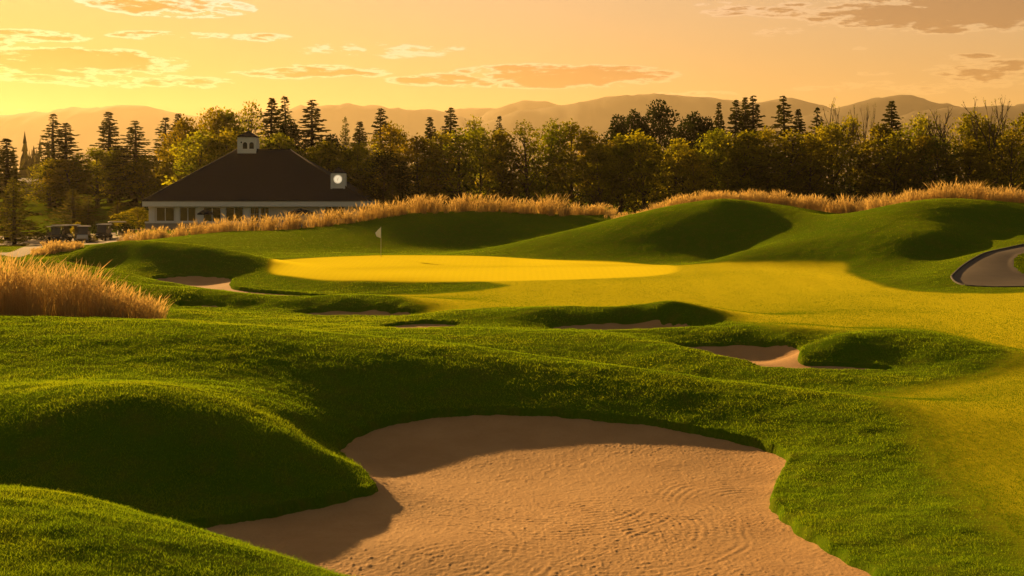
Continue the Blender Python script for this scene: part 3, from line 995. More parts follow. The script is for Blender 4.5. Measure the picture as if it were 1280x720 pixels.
def tall_grass(name, label, centres, height, n_stem, width, lean_max=0.48, seed=3):
    """Clumps of dry seeding grass: (x, y, height factor)."""
    r = np.random.default_rng(seed)
    C = np.repeat(np.array(centres, float), n_stem, 0)
    n = len(C)
    a = r.random(n) * 2 * math.pi
    rad = np.sqrt(r.random(n)) * 0.22
    bx, by = C[:, 0] + np.cos(a) * rad, C[:, 1] + np.sin(a) * rad
    bz = ground(bx, by) - 0.03
    H = height * C[:, 2] * (0.42 + 0.62 * r.random(n) ** 0.8)
    ln = (lean_max * (0.15 + r.random(n))) * H
    ux, uy = np.cos(a + r.normal(0, 0.5, n)) * ln + 0.06 * H, np.sin(a + r.normal(0, 0.5, n)) * ln
    yaw = r.random(n) * math.pi
    w = width * (0.6 + 0.8 * r.random(n))
    seedy = r.random(n) < 0.6
    prof = [(0, 1.0), (0.45, 0.85), (0.74, 0.6), (0.86, 1.0), (1.0, 0.25)]
    V = np.empty((n, 5, 2, 3))
    for k, (u, pw) in enumerate(prof):
        pw = np.where(seedy & (k == 3), 2.6, pw) * w
        bend = u ** 2.0
        px, py = bx + ux * bend, by + uy * bend
        pz = bz + H * (u - 0.16 * bend * lean_max)
        ox, oy = np.cos(yaw) * pw, np.sin(yaw) * pw
        V[:, k, 0] = np.stack([px - ox, py - oy, pz], 1)
        V[:, k, 1] = np.stack([px + ox, py + oy, pz], 1)
    base = np.arange(n)[:, None, None] * 10
    q = np.array([[[2 * k, 2 * k + 1, 2 * k + 3, 2 * k + 2] for k in range(4)]])
    tone = np.clip(r.random((n, 1, 1)) * 0.6 + np.array([0, .1, .25, .45, .4])[None, :, None] * np.where(seedy, 1, .5)[:, None, None], 0, 1)
    tone = np.repeat(tone, 2, 2)
    return tag(np_mesh(name, V.reshape(-1, 3), (base + q).reshape(-1, 4), M_FESCUE, tone=tone.ravel()), label, 'grass', kind='stuff')


def band(pts, depth, gap, hvar=0.25, seed=1):
    """Clump centres along a line of (column, distance, height factor), filling `depth` metres beyond it."""
    r = np.random.default_rng(seed)
    P = np.array(pts, float)
    xs = (P[:, 0] - 640) / F * P[:, 1]
    out = []
    length = np.hypot(np.diff(xs), np.diff(P[:, 1])).sum()
    n = int(length * depth / gap ** 2)
    for _ in range(n):
        c = r.random() * (P[-1, 0] - P[0, 0]) + P[0, 0]
        D = np.interp(c, P[:, 0], P[:, 1]) + r.random() * depth
        h = np.interp(c, P[:, 0], P[:, 2])
        h *= 0.92 + 0.22 * float(vnoise(np.array([c / 13.0]), np.array([D / 2.0]), 77)[0])
        out.append(((c - 640) / F * D, D, h * (1 + hvar * (r.random() * 2 - 1))))
    return out


tall_grass('fescue_grass', 'tall golden fescue lit from behind on the near mound at far left',
           band([(-150, 49.5, 1.02), (0, 49.8, 1.0), (60, 50, .93), (110, 50.2, .82), (150, 50.4, .66), (185, 50.6, .50), (200, 50.8, .40)], 2.8, 0.27, seed=5), 2.35, 22, 0.0065, seed=11)
tall_grass('fescue_grass', 'golden fescue along the crest between the clubhouse and the flag',
           band([(148, 134, .6), (200, 133, .72), (250, 131.5, .74), (300, 130.5, .76), (380, 129, .80), (437, 128, .84), (512, 129.5, .82), (587, 130, .84), (700, 129.5, .88), (742, 131, .6), (770, 132, .45)], 3.0, 0.50, 0.55, seed=6), 1.6, 23, 0.012, seed=12)
tall_grass('fescue_grass', 'golden fescue on the skyline of the two right hand hills',
           band([(756, 128, .5), (800, 121, .8), (850, 118, 1.0), (875, 118, 1.25), (930, 118, 1.2), (987, 119.5, 1.45), (1044, 122, 1.9), (1080, 118, 1.75), (1137, 113, 1.6), (1182, 111, 1.75), (1280, 112, 1.55), (1420, 112, 1.5)], 4.0, 0.50, 0.3, seed=7), 0.92, 23, 0.012, seed=13)
tall_grass('fescue_grass', 'low patch of golden fescue beside the gravel track',
           band([(40, 110, .35), (58, 112, .55), (85, 115, .55), (102, 119, .4)], 4.0, 0.5, 0.5, seed=8), 1.25, 14, 0.016, seed=14)

# ------------------------------------------------------------------ trees
M_BARK = plain('bark', (.060, .045, .032), 0.95, 0.35, 4.0, 0.1)
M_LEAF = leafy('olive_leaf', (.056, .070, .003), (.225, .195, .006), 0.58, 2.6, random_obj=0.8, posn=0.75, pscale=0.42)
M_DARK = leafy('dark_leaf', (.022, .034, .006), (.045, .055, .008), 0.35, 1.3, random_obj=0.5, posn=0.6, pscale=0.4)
M_NEEDLE = leafy('fir_needle', (.028, .036, .009), (.080, .074, .013), 0.42, 1.6, random_obj=0.5, posn=0.4, pscale=0.4)
M_SPRUCE = leafy('spruce_needle', (.060, .065, .010), (.15, .125, .016), 0.5, 1.6, random_obj=0.3, posn=0.5, pscale=0.6)


def kites(c, d, size, aspect, r):
    """Small pointed leaves at points c along directions d."""
    n = len(c)
    d = d / (np.linalg.norm(d, axis=1)[:, None] + 1e-9)
    q = r.normal(size=(n, 3))
    e = np.cross(d, q)
    e /= np.linalg.norm(e, axis=1)[:, None] + 1e-9
    size = np.broadcast_to(size, (n,))[:, None]
    V = np.empty((n, 4, 3))
    V[:, 0] = c - d * size * 0.5
    V[:, 1] = c + e * size * aspect * 0.5
    V[:, 2] = c + d * size * 0.5
    V[:, 3] = c - e * size * aspect * 0.5
    return V


def broadleaf(name, H, Wd, low, seed, mat, n_lobes=20, per=300, leaf=0.34, twiggy=0.0, spread=1.0):
    r = np.random.default_rng(seed)
    rr = random.Random(seed)
    root = empty(name, (0, 0, 0))
    tr = MB()
    lean = (rr.uniform(-.06, .06) * H, rr.uniform(-.06, .06) * H)
    tp = [(lean[0] * u ** 2 + rr.uniform(-.08, .08) * (u > 0), lean[1] * u ** 2, H * .82 * u) for u in (0, .15, .35, .55, .75, 1)]
    r0 = H * 0.016 + 0.03
    tr.tube(tp, [r0 * 1.35, r0, r0 * .85, r0 * .62, r0 * .4, r0 * .12], 7)
    lobes = []
    for k in range(n_lobes):
        u = low + (1 - low) * ((k + 0.5) / n_lobes) ** 0.85
        shape = math.sin(min(1, (u - low) / (1 - low) * 0.93 + 0.10) * math.pi) ** 0.6
        a = k * 2.39996 + rr.uniform(-.5, .5)
        rad = Wd / 2 * shape * rr.uniform(.35, .86) * spread
        if u > .93: rad *= .4
        zc = H * (u * 0.93)
        c = Vector((lean[0] * u ** 2 + math.cos(a) * rad, lean[1] * u ** 2 + math.sin(a) * rad, zc))
        lr = Wd * rr.uniform(.13, .235) * (0.72 + .4 * shape)
        lobes.append((c, lr))
        uh = max(0.12, u * .93 / .82 - 0.10 - rad / H * .9)
        uh = min(uh, .93)
        b = Vector(np.array([np.interp(uh, (0, .15, .35, .55, .75, 1), [p[j] for p in tp]) for j in range(3)]))
        mid = b.lerp(c, 0.5) + Vector((rr.uniform(-.2, .2), rr.uniform(-.2, .2), -0.05 * rad + rr.uniform(0, .3)))
        rb = r0 * (.5 - .34 * u)
        tr.tube([b, mid, c], [rb, rb * .65, rb * .22], 5)
        for _ in range(2):
            e = c + Vector((rr.uniform(-1, 1), rr.uniform(-1, 1), rr.uniform(-.2, 1))) * lr * .95
            tr.tube([mid.lerp(c, .4), e], [rb * .4, rb * .1], 4)
    tr.build('trunk', M_BARK, root)
    C, Dv, T = [], [], []
    for c, lr in lobes:
        n = int(per * (lr / (Wd * .2)) ** 2 * (1 - twiggy))
        v = r.normal(size=(n, 3))
        v /= np.linalg.norm(v, axis=1)[:, None]
        v[:, 2] = np.where(v[:, 2] < -.3, v[:, 2] * .55, v[:, 2])
        rad = lr * (0.35 + 0.72 * r.random(n) ** 0.55) * (1 + .28 * np.sin(v[:, 0] * 5 + c.x) * np.sin(v[:, 1] * 5 + c.y * 2 + v[:, 2] * 4))
        C.append(np.array(c)[None] + v * rad[:, None] * np.array([1, 1, .85]))
        Dv.append(v + r.normal(0, .7, (n, 3)) + np.array([0, 0, .2]))
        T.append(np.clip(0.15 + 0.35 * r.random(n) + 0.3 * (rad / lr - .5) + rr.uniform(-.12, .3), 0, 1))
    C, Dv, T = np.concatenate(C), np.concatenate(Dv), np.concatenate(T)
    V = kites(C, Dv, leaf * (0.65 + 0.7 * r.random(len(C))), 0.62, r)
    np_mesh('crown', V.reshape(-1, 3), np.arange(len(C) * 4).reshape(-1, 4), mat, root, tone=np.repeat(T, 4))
    root['H'], root['W'] = H, Wd
    return root


def conifer(name, H, Wd, seed, mat, gaps=0.12, droop=0.35, dense=1.9, low=0.06, power=0.68, upturn=0.0):
    r = np.random.default_rng(seed)
    rr = random.Random(seed)
    root = empty(name, (0, 0, 0))
    tr = MB()
    r0 = H * .013 + .03
    tr.tube([(0, 0, 0), (rr.uniform(-.05, .05), 0, H * .4), (rr.uniform(-.08, .08), rr.uniform(-.08, .08), H * .8), (0, 0, H * .985)], [r0 * 1.3, r0, r0 * .45, r0 * .08], 7)
    C, Dv, Sz = [], [], []
    z = low * H
    k = 0
    while z < H * .985:
        u = z / H
        reach = Wd / 2 * (1 - u) ** power * (0.8 if u < low + .05 else 1)
        reach *= 1 + .22 * math.sin(k * 1.7 + seed) * (u < .85)
        nb = 8 if u < .6 else (7 if u < .88 else 6)
        off = rr.uniform(0, 6.28)
        for j in range(nb):
            if rr.random() < gaps: continue
            a = off + j * 2 * math.pi / nb + rr.uniform(-.3, .3)
            Lb = max(.12, reach * rr.choice((rr.uniform(.45, .8), rr.uniform(.75, 1.2))))
            dr = droop * rr.uniform(.6, 1.3) * (1.0 - .9 * u)
            base = np.array([0, 0, z + rr.uniform(-.42, .42) * (1.15 - u)])
            dirh = np.array([math.cos(a), math.sin(a), 0])
            n = max(4, int(Lb / .15 * dense * 1.5))
            f = np.sqrt(r.random(n)) * .93 + .07
            hgt = -dr * Lb * f + (upturn + .12) * Lb * f ** 3 + (0.45 * Lb * f if u > .93 else 0)
            side = np.array([-dirh[1], dirh[0], 0])
            wv = r.normal(0, 1, n) * (.10 + .17 * Lb * (1 - f * .75)) * .75
            P = base[None] + dirh[None] * (Lb * f)[:, None] + side[None] * wv[:, None] + np.array([0, 0, 1])[None] * (hgt - np.abs(r.normal(0, .06, n)))[:, None]
            C.append(P)
            Dv.append(dirh[None] * .9 + side[None] * np.sign(wv)[:, None] * .7 + np.array([0, 0, -.25]) + r.normal(0, .25, (n, 3)))
            Sz.append((.26 + .26 * r.random(n)) * (0.85 + .35 * (1 - u)))
            if u < .8:
                e = base + dirh * Lb * .8 + np.array([0, 0, -dr * Lb * .8 + .1 * Lb * .5])
                tr.tube([tuple(base), tuple(e)], [r0 * .22 * (1 - u) + .012, .008], 4)
        z += (0.17 + .24 * (1 - u)) * H / 15 * rr.uniform(.8, 1.2) + 0.05
        k += 1
    tr.build('trunk', M_BARK, root)
    C, Dv, Sz = np.concatenate(C), np.concatenate(Dv), np.concatenate(Sz)
    V = kites(C, Dv, Sz * H / 15, 0.42, r)
    np_mesh('crown', V.reshape(-1, 3), np.arange(len(C) * 4).reshape(-1, 4), mat, root, tone=np.repeat(r.random(len(C)) * .8, 4))
    root['H'], root['W'] = H, Wd
    return root


def bare_tree(name, H, Wd, seed, leaves=160, fan=0.5):
    rr = random.Random(seed)
    r = np.random.default_rng(seed)
    root = empty(name, (0, 0, 0))
    tr = MB()
    tips = []

    def grow(p, d, L, rad, lvl):
        pts, q, dd = [p], p, d
        for _ in range(3):
            dd = (dd + Vector((rr.uniform(-.16, .16), rr.uniform(-.16, .16), .06))).normalized()
            q = q + dd * L / 3
            pts.append(q)
        tr.tube(pts, [rad, rad * .85, rad * .7, rad * .5], 5 if lvl < 2 else 4)
        if lvl >= 4:
            tips.append(q)
            return
        for _ in range(rr.choice((2, 3, 3)) if lvl else 4):
            a = Vector((rr.uniform(-1, 1), rr.uniform(-1, 1), rr.uniform(-.1, .6))).normalized()
            grow(pts[rr.choice((2, 3, 3))], (dd + a * fan * (1.1 - .05 * lvl)).normalized(), L * rr.uniform(.55, .78), rad * .58, lvl + 1)
    grow(Vector((0, 0, 0)), Vector((rr.uniform(-.08, .08), 0, 1)), H * .42, H * .020 + .05, 0)
    zmax = max(v[2] for v in tr.v)
    k = H / zmax
    tr.v = [(a * k, b * k, c * k) for a, b, c in tr.v]
    tr.build('trunk', M_BARK, root)
    T = np.array([t_ * k for t_ in tips])
    sel = T[r.integers(0, len(T), leaves)] + r.normal(0, .16, (leaves, 3))
    V = kites(sel, r.normal(size=(leaves, 3)), .24, .6, r)
    np_mesh('crown', V.reshape(-1, 3), np.arange(leaves * 4).reshape(-1, 4), M_LEAF, root, tone=np.repeat(r.random(leaves), 4))
    xs = [v[0] for v in tr.v]
    root['H'], root['W'] = H, max(xs) - min(xs)
    return root


PROTO = {
    'leaf': [broadleaf('broadleaf_tree', 14, 8.0, .16, 21, M_LEAF), broadleaf('broadleaf_tree', 14, 7.0, .30, 22, M_LEAF, 22, 270), broadleaf('broadleaf_tree', 14, 8.5, .12, 23, M_LEAF, 24, 260),
             broadleaf('broadleaf_tree', 14, 7.5, .36, 24, M_LEAF, 18, 250, twiggy=.15), broadleaf('broadleaf_tree', 14, 9.0, .26, 25, M_LEAF, 26, 240)],
    'dark': [broadleaf('broadleaf_tree', 15, 8.5, .15, 31, M_DARK, 22, 330, .36), broadleaf('broadleaf_tree', 15, 9.5, .18, 32, M_DARK, 26, 320, .36)],
    'thin': [broadleaf('broadleaf_tree', 14, 6.5, .30, 41, M_LEAF, 18, 130, .30), broadleaf('broadleaf_tree', 14, 7.0, .35, 42, M_LEAF, 20, 120, .30)],
    'fir': [conifer('fir_tree', 15, 6.0, 51, M_NEEDLE, .2, .45), conifer('fir_tree', 15, 5.0, 52, M_NEEDLE, .2, .2), conifer('fir_tree', 15, 6.5, 53, M_NEEDLE, .15, .45), conifer('fir_tree', 15, 5.5, 54, M_NEEDLE, .28, .3, 1.2)],
    'spruce': [conifer('spruce_tree', 8, 6.0, 61, M_SPRUCE, .1, .15, 1.9, .04, .7, .12), conifer('spruce_tree', 8, 5.0, 62, M_SPRUCE, .15, .1, 1.9, .04, .75, .15)],
    'bare': [bare_tree('bare_tree', 15, 6, 71, 120, .5), bare_tree('bare_tree', 15, 6, 75, 90, .62), bare_tree('bare_tree', 15, 6, 78, 200, .45)],
    'shrub': [broadleaf('shrub', 2.4, 2.6, .1, 81, M_LEAF, 14, 110, .20), broadleaf('shrub', 2.4, 2.8, .1, 82, M_DARK, 14, 110, .2)],
}
FIRST = set()
UNUSED = [p for v in PROTO.values() for p in v]


def plant(kind, var, px, top, D, wpx, label, group=None, turn=None):
    p = PROTO[kind][var % len(PROTO[kind])]
    o = p if p.name not in FIRST else copy_tree(p)
    if p.name not in FIRST:
        FIRST.add(p.name)
        UNUSED.remove(p)
    pos = at(px, D)
    h = zof(top, D) - pos.z + 0.1
    w = wpx / F * D * {'leaf': 1.6, 'dark': 1.5, 'thin': 1.6, 'fir': 2.1, 'spruce': 1.25, 'bare': 1.0, 'shrub': 1.2}[kind]
    o.location = pos - Vector((0, 0, 0.1))
    o.rotation_euler = (RNG.normal(0, .018), RNG.normal(0, .018), turn if turn is not None else RNG.random() * 6.28)
    o.scale = (w / p['W'], w / p['W'], h / p['H'])
    cat = {'leaf': 'tree', 'dark': 'tree', 'thin': 'tree', 'fir': 'conifer', 'spruce': 'conifer', 'bare': 'tree', 'shrub': 'shrub'}[kind]
    tag(o, label, cat, group)
    return o


WOOD = 'trees of the wood behind the course'
TREES = [
    # conifers and hazy trees on the left
    ('fir', 1, 10, 171, 168, 40, 'dark fir with drooping branches at the left border of the picture'),
    ('fir', 3, 66, 141, 188, 36, 'ragged fir with gaps, the taller of the close pair left of the clubhouse'),
    ('fir', 0, 83, 152, 186, 40, 'bushy fir leaning against the ragged taller fir left of the clubhouse'),
    ('leaf', 2, 62, 196, 184, 44, 'low hazy broadleaf at the foot of the close pair of firs'),
    ('leaf', 1, 92, 196, 181, 46, 'hazy brown broadleaf between the pair of firs and the next fir'),
    ('fir', 1, 138, 138, 190, 34, 'tall fir above golden foliage midway between pair of firs and clubhouse roof'),
    ('leaf', 0, 122, 181, 184, 50, 'golden broadleaf at the foot of the tall fir left of the roof'),
    ('leaf', 4, 148, 183, 188, 48, 'dim amber broadleaf between two firs left of the roof'),
    ('fir', 2, 169, 150, 186, 40, 'symmetrical fir with open branches second from the roof corner'),
    ('leaf', 3, 178, 196, 182, 44, 'shaded broadleaf just beyond the left roof corner'),
    ('fir', 3, 205, 146, 190, 40, 'fir with a long branch to the left nearest the roof corner'),
    ('leaf', 2, 203, 182, 181, 44, 'amber broadleaf under the fir nearest the roof corner'),
    ('fir', 1, 224, 140, 197, 28, 'small fir tip rising behind the left slope of the roof'),
    ('leaf', 0, 236, 141, 196, 46, 'broadleaf at the left shoulder of the dome of trees over the roof'),
    ('leaf', 4, 262, 133, 198, 50, 'broad crown left of the cupola in the dome of trees over the roof'),
    ('leaf', 1, 288, 131, 199, 46, 'rounded crown straight behind the weathervane'),
    ('thin', 0, 312, 122, 197, 42, 'thin topped broadleaf behind the right edge of the cupola'),
    ('leaf', 3, 246, 160, 186, 56, 'golden lower crown above the left slope of the roof'),
    ('leaf', 2, 283, 156, 186, 52, 'amber lower crown just left of the cupola'),
    ('fir', 0, 338, 120, 198, 38, 'bushy fir, left one of the two above the right end of the ridge'),
    ('fir', 3, 358, 119, 200, 36, 'ragged fir, right one of the two above the right end of the ridge'),
    ('dark', 0, 366, 150, 193, 50, 'dark broadleaf below the ragged fir over the ridge end'),
    ('leaf', 0, 347, 161, 182, 48, 'bright olive crown rising over the right end of the ridge'),
    ('fir', 2, 391, 123, 194, 46, 'wide symmetrical fir standing alone above the right roof slope'),
    ('dark', 1, 408, 165, 192, 50, 'dark crown under the wide lone fir above the right roof slope'),
    ('leaf', 3, 388, 180, 181, 46, 'olive crown behind the middle of the right roof slope'),
    ('spruce', 0, 430, 145, 192, 38, 'amber fir right of the wide lone fir'),
    ('fir', 1, 449, 150, 195, 30, 'dark fir tip right of the amber fir'),
    ('leaf', 1, 417, 172, 182, 44, 'yellow green crown above the clock turret'),
    ('leaf', 4, 446, 175, 182, 48, 'shaded olive crown right of the clock turret'),
    ('fir', 0, 477, 133, 198, 36, 'fir topping the wood straight above the flag'),
    ('leaf', 2, 489, 149, 190, 44, 'golden domed crown in front of the fir straight above the flag'),
    ('thin', 1, 499, 152, 197, 32, 'sparse crown with bare twigs right of the golden domed crown'),
    ('dark', 0, 478, 188, 180, 62, 'big dark rounded tree behind the small sapling by the clubhouse'),
    # the middle of the wood
    ('leaf', 0, 521, 165, 184, 52, 'olive tree of the front row, first to the right of the dip in the wood'),
    ('leaf', 3, 546, 160, 186, 46, 'olive tree in front of the small pointed fir'),
    ('fir', 1, 540, 144, 200, 26, 'small pointed fir left of the larger middle fir'),
    ('fir', 2, 562, 133, 198, 38, 'larger middle fir with spreading branches over the olive wood'),
    ('thin', 0, 574, 158, 183, 46, 'slender tree with dark stems in front of the larger middle fir'),
    ('thin', 1, 593, 141, 194, 40, 'open topped tree right of the larger middle fir'),
    ('leaf', 4, 603, 158, 184, 50, 'olive tree with visible trunk halfway between the middle fir and bushy pair'),
    ('fir', 3, 628, 144, 197, 26, 'fir tip poking out just left of the tall leaning stems'),
    ('leaf', 1, 633, 158, 185, 48, 'olive tree below the poking fir tip'),
    ('thin', 0, 660, 148, 183, 46, 'tall open tree with leaning stems, left of the bushy pair'),
    ('leaf', 2, 683, 145, 185, 48, 'left tree of the bushy pair in the middle of the wood'),
    ('leaf', 0, 714, 146, 186, 54, 'right tree of the bushy pair in the middle of the wood'),
    ('leaf', 3, 744, 160, 187, 46, 'lower tree in the notch between the bushy pair and the dark round trees'),
    ('leaf', 4, 750, 180, 178, 50, 'low dark tree at the foot of the notch, above the dip of the fescue'),
    ('dark', 0, 765, 142, 196, 42, 'smallest of the dark round trees, at their left end'),
    ('dark', 1, 794, 134, 200, 46, 'dark tree between the smallest and the tallest of the dark round trees'),
    ('leaf', 1, 776, 164, 182, 48, 'yellow olive tree before the smallest dark round tree'),
    ('leaf', 2, 806, 159, 181, 52, 'golden tree before the gap of the dark round trees'),
    ('dark', 0, 828, 124, 200, 54, 'tallest of the dark round trees, above the mid hill'),
    ('dark', 1, 862, 136, 199, 56, 'wide dark tree right of the tallest dark round tree'),
    ('dark', 0, 889, 145, 198, 42, 'last dark round tree, below the first small fir'),
    ('leaf', 3, 842, 170, 180, 48, 'dull green tree before the wide dark tree'),
    ('leaf', 0, 868, 182, 176, 40, 'low pale olive bushy tree above the crest of the mid hill'),
    ('leaf', 4, 895, 160, 183, 54, 'golden olive tree below the first small fir'),
    # right half
    ('fir', 1, 898, 126, 202, 20, 'first small fir left of the three tall firs'),
    ('fir', 0, 915, 122, 200, 30, 'left one of the three tall firs in a row'),
    ('fir', 1, 930, 119, 201, 26, 'middle one of the three tall firs in a row'),
    ('fir', 2, 946, 118, 200, 34, 'right one of the three tall firs in a row'),
    ('leaf', 1, 926, 159, 182, 54, 'golden tree below the three tall firs'),
    ('leaf', 2, 958, 154, 184, 52, 'golden olive tree between the three firs and the lone tall fir'),
    ('fir', 2, 982, 118, 200, 36, 'lone tall fir with open lower branches right of the three firs'),
    ('thin', 1, 984, 158, 181, 58, 'forked tree with a dark trunk under the lone tall fir'),
    ('fir', 0, 1003, 134, 199, 28, 'left one of the two short firs beside the fan shaped bare tree'),
    ('fir', 3, 1015, 133, 200, 28, 'right one of the two short firs beside the fan shaped bare tree'),
    ('leaf', 0, 1012, 166, 182, 50, 'yellow olive tree below the two short firs'),
    ('bare', 2, 1037, 123, 194, 46, 'fan shaped nearly leafless tree over the golden trees'),
    ('leaf', 4, 1042, 152, 185, 52, 'olive tree below the fan shaped bare tree'),
    ('leaf', 3, 1062, 140, 196, 40, 'brownish tree between the fan shaped bare tree and the gnarled one'),
    ('bare', 0, 1078, 129, 192, 34, 'gnarled bare tree left of the solitary dense fir'),
    ('leaf', 1, 1090, 150, 185, 48, 'dim olive tree at the foot of the gnarled bare tree'),
    ('fir', 0, 1113, 124, 198, 36, 'solitary dense fir below the right mountain peak'),
    ('thin', 0, 1116, 160, 181, 48, 'tree with a slanting dark trunk under the solitary dense fir'),
    ('leaf', 2, 1140, 138, 192, 54, 'rust tinged round crown right of the solitary dense fir'),
    ('leaf', 0, 1150, 164, 183, 52, 'olive tree under the rust tinged round crown'),
    ('bare', 1, 1186, 133, 184, 36, 'dead spiky tree with a bare trunk, between two round crowns'),
    ('leaf', 3, 1178, 168, 181, 46, 'low olive tree behind the dead spiky tree'),
    ('leaf', 4, 1214, 138, 190, 52, 'golden round crown right of the dead spiky tree'),
    ('leaf', 1, 1206, 170, 180, 46, 'green tree at the foot of the golden round crown'),
    ('bare', 0, 1246, 119, 182, 62, 'tall bare tree with wide limbs near the right border'),
    ('leaf', 2, 1242, 146, 188, 52, 'golden olive tree seen through the tall bare tree'),
    ('thin', 1, 1262, 158, 180, 48, 'open tree right beside the trunk of the tall bare tree'),
    ('leaf', 0, 1278, 135, 190, 48, 'broadleaf cut by the right border of the picture'),
    ('leaf', 3, 1318, 140, 186, 56, 'broadleaf next beyond the right border tree'),
    # young trees round the club house
    ('spruce', 0, 18, 222, 150, 74, 'big sunlit yellow green spruce at the left end of the gravel yard'),
    ('spruce', 1, 92, 236, 190, 62, 'sunlit spruce behind the golf carts, taller of two joined crowns'),
    ('spruce', 0, 110, 243, 192, 46, 'sunlit spruce behind the golf carts, lower of two joined crowns'),
    ('spruce', 1, 147, 250, 186, 34, 'small pointed spruce between the carts and the clubhouse'),
    ('leaf', 0, 174, 258, 171, 36, 'low golden bushy tree against the left end of the clubhouse'),
    ('spruce', 0, 489, 227, 168, 30, 'small sunlit sapling right of the clubhouse behind the fescue'),
    ('spruce', 1, 452, 219, 171, 36, 'dim green sapling touching the right corner of the clubhouse'),
]
for row in TREES:
    row = list(row)
    wood = row[4] >= 176
    if row[2] < 232 and row[4] >= 176 and row[0] != 'spruce':
        row[4] += 30                                    # the hazy trees on the left stand farther off
    plant(*row, group=WOOD if wood else None)
for px, top, D, w, kind, label in ((51, 290, 166, 26, 1, 'low brownish shrub left of the parked carts'), (97, 277, 165, 16, 0, 'round olive shrub between the dark and the white cart'),
                                   (124, 277, 165, 16, 1, 'dark round shrub behind the dark front facing cart'), (114, 293, 158, 14, 0, 'low clipped shrub right of the white cart'),
                                   (157, 279, 163, 22, 1, 'dark shrub between the last cart and the wooden table')):
    plant('shrub', kind, px, top, D, w, label)
for p in UNUSED:                                      # kinds that no tree in view uses
    for ch in list(p.children):
        bpy.data.objects.remove(ch)
    bpy.data.objects.remove(p)


def leaf_mass(name, label, cat, pts, size, mat, seed):
    """One mass of foliage that reads as a whole: leaves round many points (x, y, z, radius)."""
    r = np.random.default_rng(seed)
    P = np.array(pts, float)
    rep = np.repeat(P, 90, 0)
    v = r.normal(size=(len(rep), 3))
    v /= np.linalg.norm(v, axis=1)[:, None]
    c = rep[:, :3] + v * (rep[:, 3] * (0.4 + .65 * r.random(len(rep))))[:, None]
    V = kites(c, v + r.normal(0, .7, v.shape), size * (.7 + .6 * r.random(len(rep))), .62, r)
    return tag(np_mesh(name, V.reshape(-1, 3), np.arange(len(c) * 4).reshape(-1, 4), mat, tone=np.repeat(r.random(len(c)), 4)), label, cat, kind='stuff')


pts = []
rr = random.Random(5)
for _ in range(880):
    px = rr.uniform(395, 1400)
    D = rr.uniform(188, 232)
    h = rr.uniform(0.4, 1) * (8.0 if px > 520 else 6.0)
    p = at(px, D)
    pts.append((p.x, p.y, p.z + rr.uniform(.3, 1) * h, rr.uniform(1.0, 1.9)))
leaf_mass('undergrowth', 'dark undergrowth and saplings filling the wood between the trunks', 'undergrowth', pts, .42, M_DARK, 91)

# far wood in the haze beyond the left trees
V, Fc, T = [], [], []
for _ in range(230):
    px, D = rr.uniform(-150, 330), rr.uniform(430, 620)
    p = at(px, D)
    h = rr.uniform(11, 19) + (4 if 20 < px < 60 else 0)
    for k in range(9):
        u = k / 9
        rad = 2.6 * (1 - u) ** .8 + .15
        for j in range(5):
            a = rr.uniform(0, 6.28)
            b = len(V)
            z0, z1 = p.z + h * (u * .95 + .03), p.z + h * (u * .95 + .19)
            V += [(p.x, p.y, z1), (p.x + math.cos(a - .5) * rad, p.y + math.sin(a - .5) * rad, z0), (p.x + math.cos(a) * rad * 1.1, p.y + math.sin(a) * rad * 1.1, z0 - .4), (p.x + math.cos(a + .5) * rad, p.y + math.sin(a + .5) * rad, z0)]
            Fc.append((b, b + 1, b + 2, b + 3))
            T += [rr.random()] * 4
tag(np_mesh('far_wood', V, Fc, M_NEEDLE, tone=T), 'far conifer wood in the glowing haze at the left', 'wood', kind='stuff')
# ------------------------------------------------------------------ club house
M_ROOF = plain('roof_shingle', (.009, .012, .022), 0.9, 0.35, 2.2, 0.2, bump=0.4, bscale=9)
M_TRIM = plain('white_trim', (.78, .76, .72), 0.55, 0.06, 2.0, 0.3)
M_WALL = plain('beige_siding', (.62, .56, .47), 0.75, 0.12, 2.0, 0.2, bump=0.2, bscale=12)
M_STONE = plain('grey_plinth', (.33, .29, .25), 0.85, 0.2, 5.0, 0.2, bump=0.4, bscale=14)
M_GLASS = plain('glow_tinted_glass', (.13, .088, .015), 0.12, 0.25, 0.8, 0.35)  # warm glow of the windows put into the amber pane colour
M_DARKMETAL = plain('dark_metal', (.03, .03, .03), 0.5, 0.1, 5.0, 0.4)
M_LOUVRE = plain('dark_louvre', (.05, .045, .04), 0.7, 0.1, 5.0, 0.2)

M_CLOCK, t, p = new_mat('lit_clock_dial')
p.inputs['Base Color'].default_value = (.75, .68, .5, 1)
p.inputs['Emission Color'].default_value = (1, .80, .50, 1)
p.inputs['Emission Strength'].default_value = 0.30
M_RIMGOLD = plain('brass', (.45, .28, .10), 0.45, 0.1, 3.0, 0.4)

CD = 165.0
cx0 = (318 - 640) / F * CD
GZ = CAMZ - 3.95
club = empty('clubhouse', (cx0, CD, GZ))
tag(club, 'low clubhouse with a dark hipped roof, pale walls and two roof turrets', 'building')


def cx(px, D=166.0):
    return (px - 640) / F * D - cx0


def cz(py, D=166.0):
    return CAMZ + (HZ - py) / F * D - GZ


EZ0, EZ1 = cz(258.2, 165), cz(251.5, 165)
RZ = cz(187, 175)
XL, XR = -13.15, 13.15
YW = 1.0                                               # wall face behind the eave
